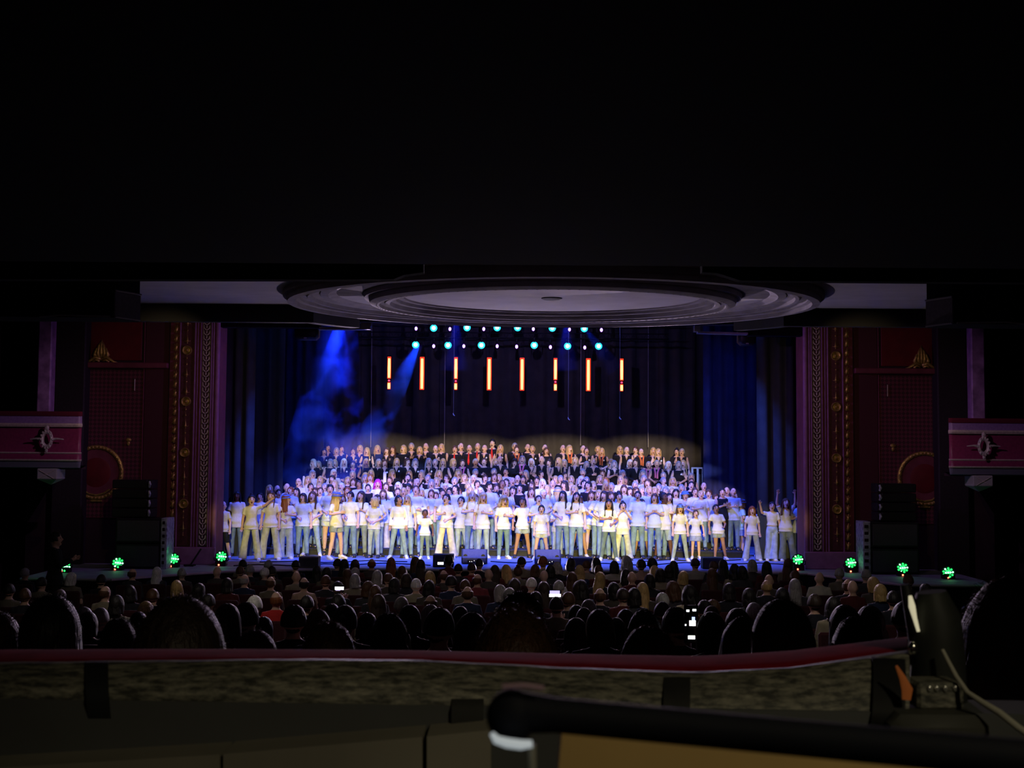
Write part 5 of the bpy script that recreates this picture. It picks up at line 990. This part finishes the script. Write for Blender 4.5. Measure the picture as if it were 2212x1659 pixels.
for k in sorted(bands):
    for i, (x, y, h, Y) in enumerate(sorted(bands[k])):
        p = at(x, y, Y); z = zf(Y); q = rr.randrange(len(TOPC)); tc, tn = TOPC[q], TNAM[q]
        if (x, y) in SPEC: tc, tn = SPEC[(x, y)]
        pn = rr.choice(['s_lap', 's_lap', 's_left', 's_right', 's_clap']); sk = 'd' if rr.random() < 0.06 else 'l'
        if (x, y) in ((730, 1257), (1202, 1291)): pn = 's_phone'
        hc = h[0] + h[1]
        if hc[0] == 'p': hc = 'n' + hc[1]
        seat(p.x, Y, z, 'dark red seat under spectator %s from left, %s' % (ordw(i + 1), BN[k]))
        person((p.x, Y, z), pn, 'jumper' if (x + y) % 3 else 'tee', tc, 'jeans', (0.03, 0.035, 0.05), hc, sk, ztop=max(z + 1.08, min(p.z, z + 1.45)), rz=PI + rr.uniform(-0.12, 0.12), label='spectator in %s top, %s, %s from left, %s' % (tn, hairname(hc), ordw(i + 1), BN[k]), group='seated audience, distant rows', shoe=(0.03, 0.03, 0.03))
# nearer heads
def fuzz_mesh(seed, n, sc=1.0, ln=0.022):
    k = ('fuzz', seed)
    if k in CACHE: return CACHE[k]
    r = random.Random(seed); m = MB()
    for _ in range(n):
        th = math.acos(r.uniform(-0.1, 1)); ph = r.uniform(0, 2 * PI); d = Vector((math.sin(th) * math.cos(ph), math.sin(th) * math.sin(ph), math.cos(th)))
        if d.y < -0.5 and d.z < 0.4: continue
        p = Vector((d.x * 0.088, d.y * 0.108, d.z * 0.135)); t = (Vector((r.uniform(-1, 1), r.uniform(-1, 1), r.uniform(-1, 0.2))) * 0.9 + d * 0.6).normalized(); L = r.uniform(0.4, 1) * ln; s = t.orthogonal().normalized() * 0.0004
        a, b, c = p, p + t * L * 0.5 + d * L * 0.25, p + t * L; m.add([a - s, a + s, b + s, b - s, c], [(0, 1, 2, 3), (3, 2, 4)])
    CACHE[k] = m.mesh('stray_hair', HAIR); return CACHE[k]
NEAR = [  # px centre, py top, width px, hair, label, top colour
 (531, 1301, 54, 'ks', 'smooth dark rounded head beside the spectator in red'), (570, 1333, 48, 'kc', 'dark head just below and right of the smooth rounded head'), (635, 1306, 50, 'ka', 'dark tousled head left of the row of close heads'), (688, 1317, 58, 'nc', 'wide dark head right of the tousled one'),
 (675, 1333, 60, 'nu', 'dark wavy-haired head in front of the wide head'), (745, 1307, 54, 'dt', 'dark head with a light-rimmed right side and thin glasses arm'), (793, 1324, 40, 'kc', 'small dark head right of the light-rimmed head'), (552, 1365, 106, 'dc', 'low broad head with pinkish rim behind the rail, left'),
 (711, 1347, 126, 'nu', 'very wide dark head low behind the rail, left of centre'), (842, 1327, 84, 'ku', 'dark curly head with fuzzy outline left of centre'), (885, 1308, 54, 'kc', 'dark head with thin pale rim behind the curly head'), (930, 1307, 44, 'gc', 'greying head between two dark heads near centre left'),
 (949, 1313, 66, 'ks', 'tall smooth black head left of the biggest head'), (491, 1305, 56, 'dl', 'long-haired dark head at the right of the huge left head'), (390, 1296, 186, 'dl', 'huge dark head with orange-rimmed hair behind the rail at left'), (257, 1338, 84, 'du', 'low dark head with violet rim left of the huge head'),
 (110, 1290, 120, 'kl', 'large black head in deep shadow at far left'), (-8, 1326, 104, 'nl', 'head cut off by the left picture edge with pink rim'), (1122, 1283, 124, 'du', 'high fuzzy head just behind the biggest central head'), (1115, 1319, 205, 'nu', 'biggest fuzzy brown head at the centre behind the rail'),
 (1020, 1326, 84, 'dc', 'head with mauve-lit hair left of the biggest central head'), (1296, 1318, 64, 'dc', 'dark head with brown rim right of the biggest central head'), (1352, 1317, 44, 'dc', 'small dark head between two larger heads right of centre'), (1392, 1320, 80, 'ku', 'broad dark curly head right of centre'),
 (1330, 1335, 50, 'kc', 'dark head half hidden behind the brown-rimmed head'), (1245, 1336, 60, 'kc', 'low dark head touching the biggest head on its right'), (1403, 1356, 142, 'nu', 'very wide head with mauve fuzz low behind the rail, right of centre'), (1462, 1311, 56, 'ka', 'dark head just left of the lit tall phone'),
 (1537, 1324, 70, 'kc', 'dark head just right of the lit tall phone'), (1594, 1316, 60, 'kc', 'black head behind the one with a thin orange rim'), (1604, 1335, 88, 'dl', 'head with a thin orange rim left of the large right head'), (1690, 1300, 142, 'nc', 'large dark head with pink and violet rim at right'),
 (1826, 1309, 74, 'kc', 'dark head with small bright ear ring at right'), (1880, 1310, 60, 'kc', 'dark head in deep shadow right of the ear ring'), (1850, 1336, 112, 'ku', 'broad black head low behind the rail at right'), (1955, 1300, 54, 'ks', 'dark head above a pale grey shirt beside the equipment'),
 (2184, 1254, 196, 'nu', 'huge fuzzy head with mauve rim at the right picture edge')]
for i, (x, y, wpx, h, lab) in enumerate(NEAR):
    hw = 0.215 if h[1] in 'uc' else 0.19; Y = F * hw / wpx * (1.12 if h[1] in 'u' else 1.0); Y = min(Y, 11.5)
    if x == 2184: Y = 2.6
    p = at(x, y, Y); z = zf(Y); tc = (0.02, 0.02, 0.025)
    if x == 1955: tc = (0.30, 0.30, 0.28)
    zt = p.z - (0.03 if h[1] in 'ua' else 0.012)
    if zt - z > 1.42 or zt - z < 1.1: z = zt - 1.27
    if Y < 9: z = zt - 1.27
    seat(p.x, Y, z, ' '.join(('dark red seat under the ' + lab).split()[:15]))
    o = person((p.x, Y, z), 's_lap' if i % 3 else ('s_left' if i % 2 else 's_right'), 'jumper', tc, 'jeans', (0.02, 0.02, 0.03), h, 'l', ztop=zt, rz=PI, label='spectator from behind, ' + lab, group='seated audience close to the rail', shoe=(0.03, 0.03, 0.03))
    if wpx > 75:
        S = skel('s_lap'); f = obj('stray_hair', fuzz_mesh(20 + i % 3, 2600, ln=0.03), o, S['C'] + Vector((0, 0, -SIT)), HC_[h[0]]); 
        if h[1] == 'u': f.scale = (1.14, 1.14, 1.12)
# standing man at far left
p = at(120, 1172, 23.5)
person((p.x, 23.5, zf(23.5)), 'clapping', 'jumper', (0.015, 0.015, 0.02), 'jeans', (0.02, 0.02, 0.02), 'ks', 'l', ztop=at(120, 1150, 23.5).z, rz=PI * 0.62, label='shadowed person in black clapping raised hands beside the leftmost green uplight', group='standing figures at the walls', shoe=(0.03, 0.03, 0.03))
# phones held up
def phone(px, py, Y, wpx, hpx, lab, patches):
    p = at(px, py, Y); sc = Y / F; W_, H = wpx * sc / 2, hpx * sc / 2; o = empty('smartphone', p, PI * 0, label=lab, cat='phone')
    build('case', MB().box(-W_ - 0.006, W_ + 0.006, 0.0, 0.009, -H - 0.006, H + 0.006, 0.003), BLACK, o); s = build('screen', MB().box(-W_, W_, -0.002, 0.0, -H, H), mat('screen_black', (0.005, 0.005, 0.01), 0.1), o)
    for (a, b, c, d, col, e) in patches: build('screen_picture', MB().box(-W_ + 2 * W_ * a, -W_ + 2 * W_ * b, -0.004, -0.002, -H + 2 * H * c, -H + 2 * H * d), mat('pic%.2f%.2f%.2f%.1f' % (*col, e), col, emit=col, estr=e), s)
phone(733, 1271, 19.3, 19, 10, 'phone with bright white screen filming the stage, left of centre', [(0.0, 1.0, 0.2, 0.85, (1, 0.95, 1), 3.0), (0.1, 0.6, 0.05, 0.2, (0.6, 0.5, 1), 1.5)])
phone(952, 1217, 24.2, 15, 9, 'phone with bright screen held before the black stage speaker', [(0.05, 0.9, 0.2, 0.8, (0.8, 0.85, 1), 3.0)])
phone(1199, 1283, 16.0, 25, 14, 'phone showing a blue and white stage picture at the centre', [(0.0, 1.0, 0.05, 0.5, (1, 1, 0.95), 2.6), (0.05, 0.9, 0.5, 1.0, (0.45, 0.4, 1), 1.6)])
phone(1493, 1348, 8.2, 27, 76, 'tall phone with partly lit dark screen at right of centre', [(0.12, 0.35, 0.84, 0.90, (1, 1, 1), 2.5), (0.6, 0.9, 0.86, 0.92, (1, 1, 1), 2.0), (0.35, 0.85, 0.45, 0.60, (1, 1, 0.95), 3), (0.55, 0.8, 0.58, 0.70, (0.5, 0.6, 1), 1.5), (0.25, 0.8, 0.08, 0.18, (1, 1, 0.9), 3), (0.0, 0.12, 0.45, 0.5, (1, 1, 1), 1.5)])
# ------------------------------------------------------------------ foreground rail and equipment
def strip(name, top, bot, Yt, Yb, m, thick, lab, cat, n=60):
    def ip(L, x):
        for (a, A), (b, B) in zip(L[:-1], L[1:]):
            if a <= x <= b: t = (x - a) / (b - a); t = t * t * (3 - 2 * t) if False else t; return A + (B - A) * t
        return L[-1][1]
    x0, x1 = top[0][0], top[-1][0]; mb = MB(); vs = []
    for i in range(n + 1):
        x = x0 + (x1 - x0) * i / n; a = at(x, ip(top, x), Yt); b = at(x, ip(bot, x), Yb); d = (b - a); nn = Vector((0, -d.z, d.y)).normalized()
        if nn.z < 0: nn = -nn
        for k in range(9):
            t = k / 8; v = a.lerp(b, t) + nn * thick * (math.sin(t * PI) ** 0.5) * (1 + 0.10 * noise.noise(Vector((x * 0.01, t * 3, 0)))) * 0.5; vs.append(v)
        vs.append(b - nn * thick * 1.2); vs.append(a - nn * thick * 1.2)
    K = 11
    for i in range(n): mb.add([], []);
    fs = [(i * K + k, i * K + (k + 1) % K, (i + 1) * K + (k + 1) % K, (i + 1) * K + k) for i in range(n) for k in range(K)] + [tuple(range(K)), tuple(range(n * K, n * K + K))]
    mb.add(vs, fs); return tag(build(name, mb, m, None, True, 60), lab, cat)
RV = mat('red_velvet', (0.22, 0.008, 0.018), 0.95, var=0.25, scale=30, spec=0.05)
def tape_mat():
    m = bpy.data.materials.new('worn_grey_vinyl'); m.use_nodes = True; nt = m.node_tree; b = nt.nodes['Principled BSDF']; tc = nt.nodes.new('ShaderNodeTexCoord')
    n1 = nt.nodes.new('ShaderNodeTexNoise'); n1.inputs['Scale'].default_value = 90; n1.inputs['Detail'].default_value = 6; n1.inputs['Roughness'].default_value = 0.7
    mp = nt.nodes.new('ShaderNodeMapping'); mp.inputs['Scale'].default_value = (0.45, 1.4, 1.4); nt.links.new(tc.outputs['Object'], mp.inputs[0]); nt.links.new(mp.outputs[0], n1.inputs['Vector'])
    r = nt.nodes.new('ShaderNodeValToRGB'); r.color_ramp.elements[0].position = 0.40; r.color_ramp.elements[0].color = (0.045, 0.045, 0.038, 1); r.color_ramp.elements[1].position = 0.74; r.color_ramp.elements[1].color = (0.34, 0.32, 0.24, 1)
    nt.links.new(n1.outputs['Fac'], r.inputs[0]); nt.links.new(r.outputs[0], b.inputs['Base Color']); b.inputs['Roughness'].default_value = 0.5; b.inputs['Specular IOR Level'].default_value = 0.3
    bp = nt.nodes.new('ShaderNodeBump'); bp.inputs['Strength'].default_value = 0.5; bp.inputs['Distance'].default_value = 0.003; nt.links.new(n1.outputs['Fac'], bp.inputs['Height']); nt.links.new(bp.outputs[0], b.inputs['Normal']); return m
TAPE = tape_mat()
strip('velvet_rail', [(-150, 1404), (400, 1404), (900, 1408), (1300, 1416), (1500, 1419), (1700, 1408), (1960, 1378)], [(-150, 1452), (400, 1434), (900, 1430), (1200, 1446), (1480, 1456), (1700, 1446), (1960, 1408)], 1.66, 1.52, RV, 0.012, 'dark red velvet-topped rail between the camera and the audience', 'rail')
pr = strip('padded_roll', [(-150, 1438), (400, 1430), (900, 1426), (1200, 1442), (1480, 1452), (1700, 1442), (1960, 1404)], [(-150, 1512), (400, 1510), (700, 1512), (1000, 1530), (1400, 1552), (1700, 1562), (1960, 1566)], 1.50, 1.42, TAPE, 0.030, 'worn mottled grey padding along the near side of the velvet rail', 'padding', 90)
for (xa, xb, ya, yb_2, lab, c) in ((186, 236, 1433, 1514, 'dark strap around the padded rail at the left', (0.01, 0.012, 0.012)), (1432, 1490, 1462, 1550, 'dark torn tape patch around the padded rail right of centre', (0.02, 0.02, 0.018)), (975, 1045, 1500, 1534, 'dark clamp block under the padded rail near centre', (0.02, 0.02, 0.018)), (1882, 1952, 1418, 1560, 'black cover over the right end of the padded rail', (0.006, 0.006, 0.006))):
    L = [(xa, ya), (xb, ya)]; L2 = [(xa, yb_2), (xb, yb_2 + 1)]; strip('rail_strap', L, L2, 1.492, 1.412, mat('strap%d' % xa, c, 0.7, var=0.3), 0.03, lab, 'strap', 6)
# parapet wall below: upper board and lower panels
PB = mat('parapet_board', (0.08, 0.082, 0.08), 0.7, var=0.2, scale=3); LP = mat('parapet_panel', (0.24, 0.22, 0.17), 0.7, var=0.2, scale=4)
a = [at(x, y, 1.40) for x, y in ((-150, 1500), (2000, 1540), (2000, 1700), (-150, 1800))]
o = struct('wall_parapet', MB().prism([(-1.3, 1.42), (1.3, 1.42), (1.3, at(1900, 1550, 1.42).z), (-1.3, at(100, 1500, 1.42).z)], 1.42, 1.50), PB)
bt = [at(x, y, 1.36) for x, y in ((-150, 1664), (225, 1655), (600, 1620), (1050, 1575))]
for (xa, ya, xb, yb_2) in ((-160, 1668, 474, 1630), (482, 1629, 912, 1592), (922, 1591, 1060, 1577)):
    A, B, C_, D_ = at(xa, ya, 1.36), at(xb, yb_2, 1.36), at(xb, 1780, 1.36), at(xa, 1780, 1.36); build('panel', MB().prism([(A.x, A.z), (B.x, B.z), (C_.x, C_.z), (D_.x, D_.z)], 1.36, 1.42), LP, o)
# black arm with rounded end, close to the lens
Yk = 0.62
BR = mat('black_rubber', (0.008, 0.009, 0.014), 0.7, spec=0.2)
def W(px, py, Y=Yk): return at(px, py, Y)
o = empty('arm_bar', W(1110, 1550), label='blurred black bar with a rounded end running to the lower right corner', cat='arm'); O = Vector(o.location)
c0 = W(1106, 1547); r0 = 56 / F * Yk
build('bar', MB().tube([W(1108, 1538) - O, W(1200, 1545) - O, W(1700, 1592, 0.60) - O, W(2330, 1650, 0.56) - O], [(0.0095, 0.011), (0.0085, 0.0088), (0.0082, 0.0088), (0.008, 0.009)], 14, side=(0, 1, 0)), BR, o, True)
build('rounded_end', MB().ball(c0 - O, r0 * 0.98, r0 * 0.8, r0 * 1.02, 20, 14), BR, o, True)
build('white_rim', MB().tube([W(1062, 1584, 0.60) - O, W(1072, 1598, 0.60) - O, W(1095, 1605, 0.60) - O, W(1125, 1609, 0.60) - O, W(1150, 1607, 0.60) - O], [0.0012, 0.0022, 0.0025, 0.0025, 0.0018], 8), mat('glowing_white_plastic', (0.85, 0.88, 0.9), 0.3, emit=(0.8, 0.9, 0.95), estr=0.35), o, True)  # faint emission put into the plastic crescent, which is no lamp
build('stem', MB().tube([W(1148, 1608, 0.61) - O, W(1150, 1800, 0.61) - O], 0.0022, 8), mat('grey_stem', (0.35, 0.34, 0.28), 0.5), o, True)
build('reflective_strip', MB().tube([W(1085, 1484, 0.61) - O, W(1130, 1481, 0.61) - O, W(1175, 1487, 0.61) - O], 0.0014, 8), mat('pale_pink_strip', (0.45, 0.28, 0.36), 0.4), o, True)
TAN = mat('tan_board', (0.55, 0.36, 0.13), 0.6, var=0.15, scale=6)
q = [W(1215, 1568, 0.7), W(2330, 1655, 0.7), W(2330, 1900, 0.7), W(1185, 1900, 0.7)]; m = MB().prism([(p.x, p.z) for p in q], 0.70, 0.715); tag(build('tan_board', m, TAN), 'blurred tan board under the black bar at the bottom right', 'board')
# equipment at the right
Ye = 1.5
o = empty('camera_stand', at(2030, 1500, Ye), label='dark equipment head on a stand at the right end of the rail', cat='equipment'); O = Vector(o.location)
def E(px, py, Y=Ye): return at(px, py, Y) - O
DG = mat('dark_grey_case', (0.022, 0.024, 0.020), 0.6, var=0.3, scale=20)
build('column', MB().tube([E(2028, 1660), E(2028, 1540), E(2026, 1420), E(2020, 1330), E(2012, 1278)], [0.036, 0.034, 0.032, 0.030, 0.018], 16), DG, o, True)
build('side_arm', MB().tube([E(1955, 1262), E(1972, 1330), E(1990, 1420), E(1986, 1500), E(1968, 1545)], [0.006, 0.010, 0.012, 0.012, 0.010], 10), BLACK, o, True)
build('bright_edge', MB().tube([E(1966, 1287, 1.48), E(1970, 1310, 1.48), E(1976, 1335, 1.48), E(1984, 1364, 1.48)], [0.0022, 0.0042, 0.0028, 0.0020], 8), mat('emissive_glint', (0.8, 0.76, 0.6), 0.3, emit=(1, 0.92, 0.6), estr=0.45), o, True)  # emission on the edge stands in for light catching the metal
build('knob', MB().ball(E(1972, 1401, 1.48), 0.006, 0.006, 0.009, 10, 8), mat('chrome', (0.7, 0.7, 0.65), 0.15, metal=1), o, True)
build('orange_ribbon', MB().tube([E(1936, 1438, 1.40), E(1950, 1465, 1.40), E(1960, 1490, 1.40), E(1958, 1512, 1.40)], [(0.0015, 0.001), (0.004, 0.001), (0.0065, 0.001), (0.005, 0.001)], 8, side=(1, 0, 0)), mat('orange_fabric', (0.75, 0.22, 0.06), 0.7, emit=None), o, True)
A, B = E(1982, 1476, 1.42), E(2084, 1536, 1.42); bxm = MB().box(A.x, B.x, A.y, A.y + 0.05, B.z, A.z, 0.004); sp = build('speckled_box', bxm, TAPE, o)
for x in (2008, 2024, 2042, 2064): c = E(x, 1487, 1.418); build('stud', MB().ball(c, 0.0028, 0.002, 0.004, 8, 6), mat('bright_stud', (0.9, 0.88, 0.8), 0.2, metal=0.8), sp, True)
A, B = E(1930, 1548, 1.38), E(2146, 1616, 1.38); build('lid', MB().box(A.x, B.x, A.y, A.y + 0.06, B.z, A.z, 0.012), mat('lid_grey', (0.055, 0.055, 0.045), 0.6), o, True)
tag(build('pale_cable', MB().tube([at(2036, 1404, 1.45), at(2048, 1428, 1.44), at(2066, 1462, 1.42), at(2090, 1496, 1.40), at(2120, 1516, 1.38), at(2160, 1540, 1.36), at(2200, 1572, 1.34), at(2260, 1612, 1.32)], [0.0022, 0.0025, 0.0028, 0.003, 0.0035, 0.004, 0.004, 0.004], 10), mat('pale_cable', (0.42, 0.40, 0.32), 0.35), None, True), 'pale curved cable running from the equipment to the right edge', 'cable')
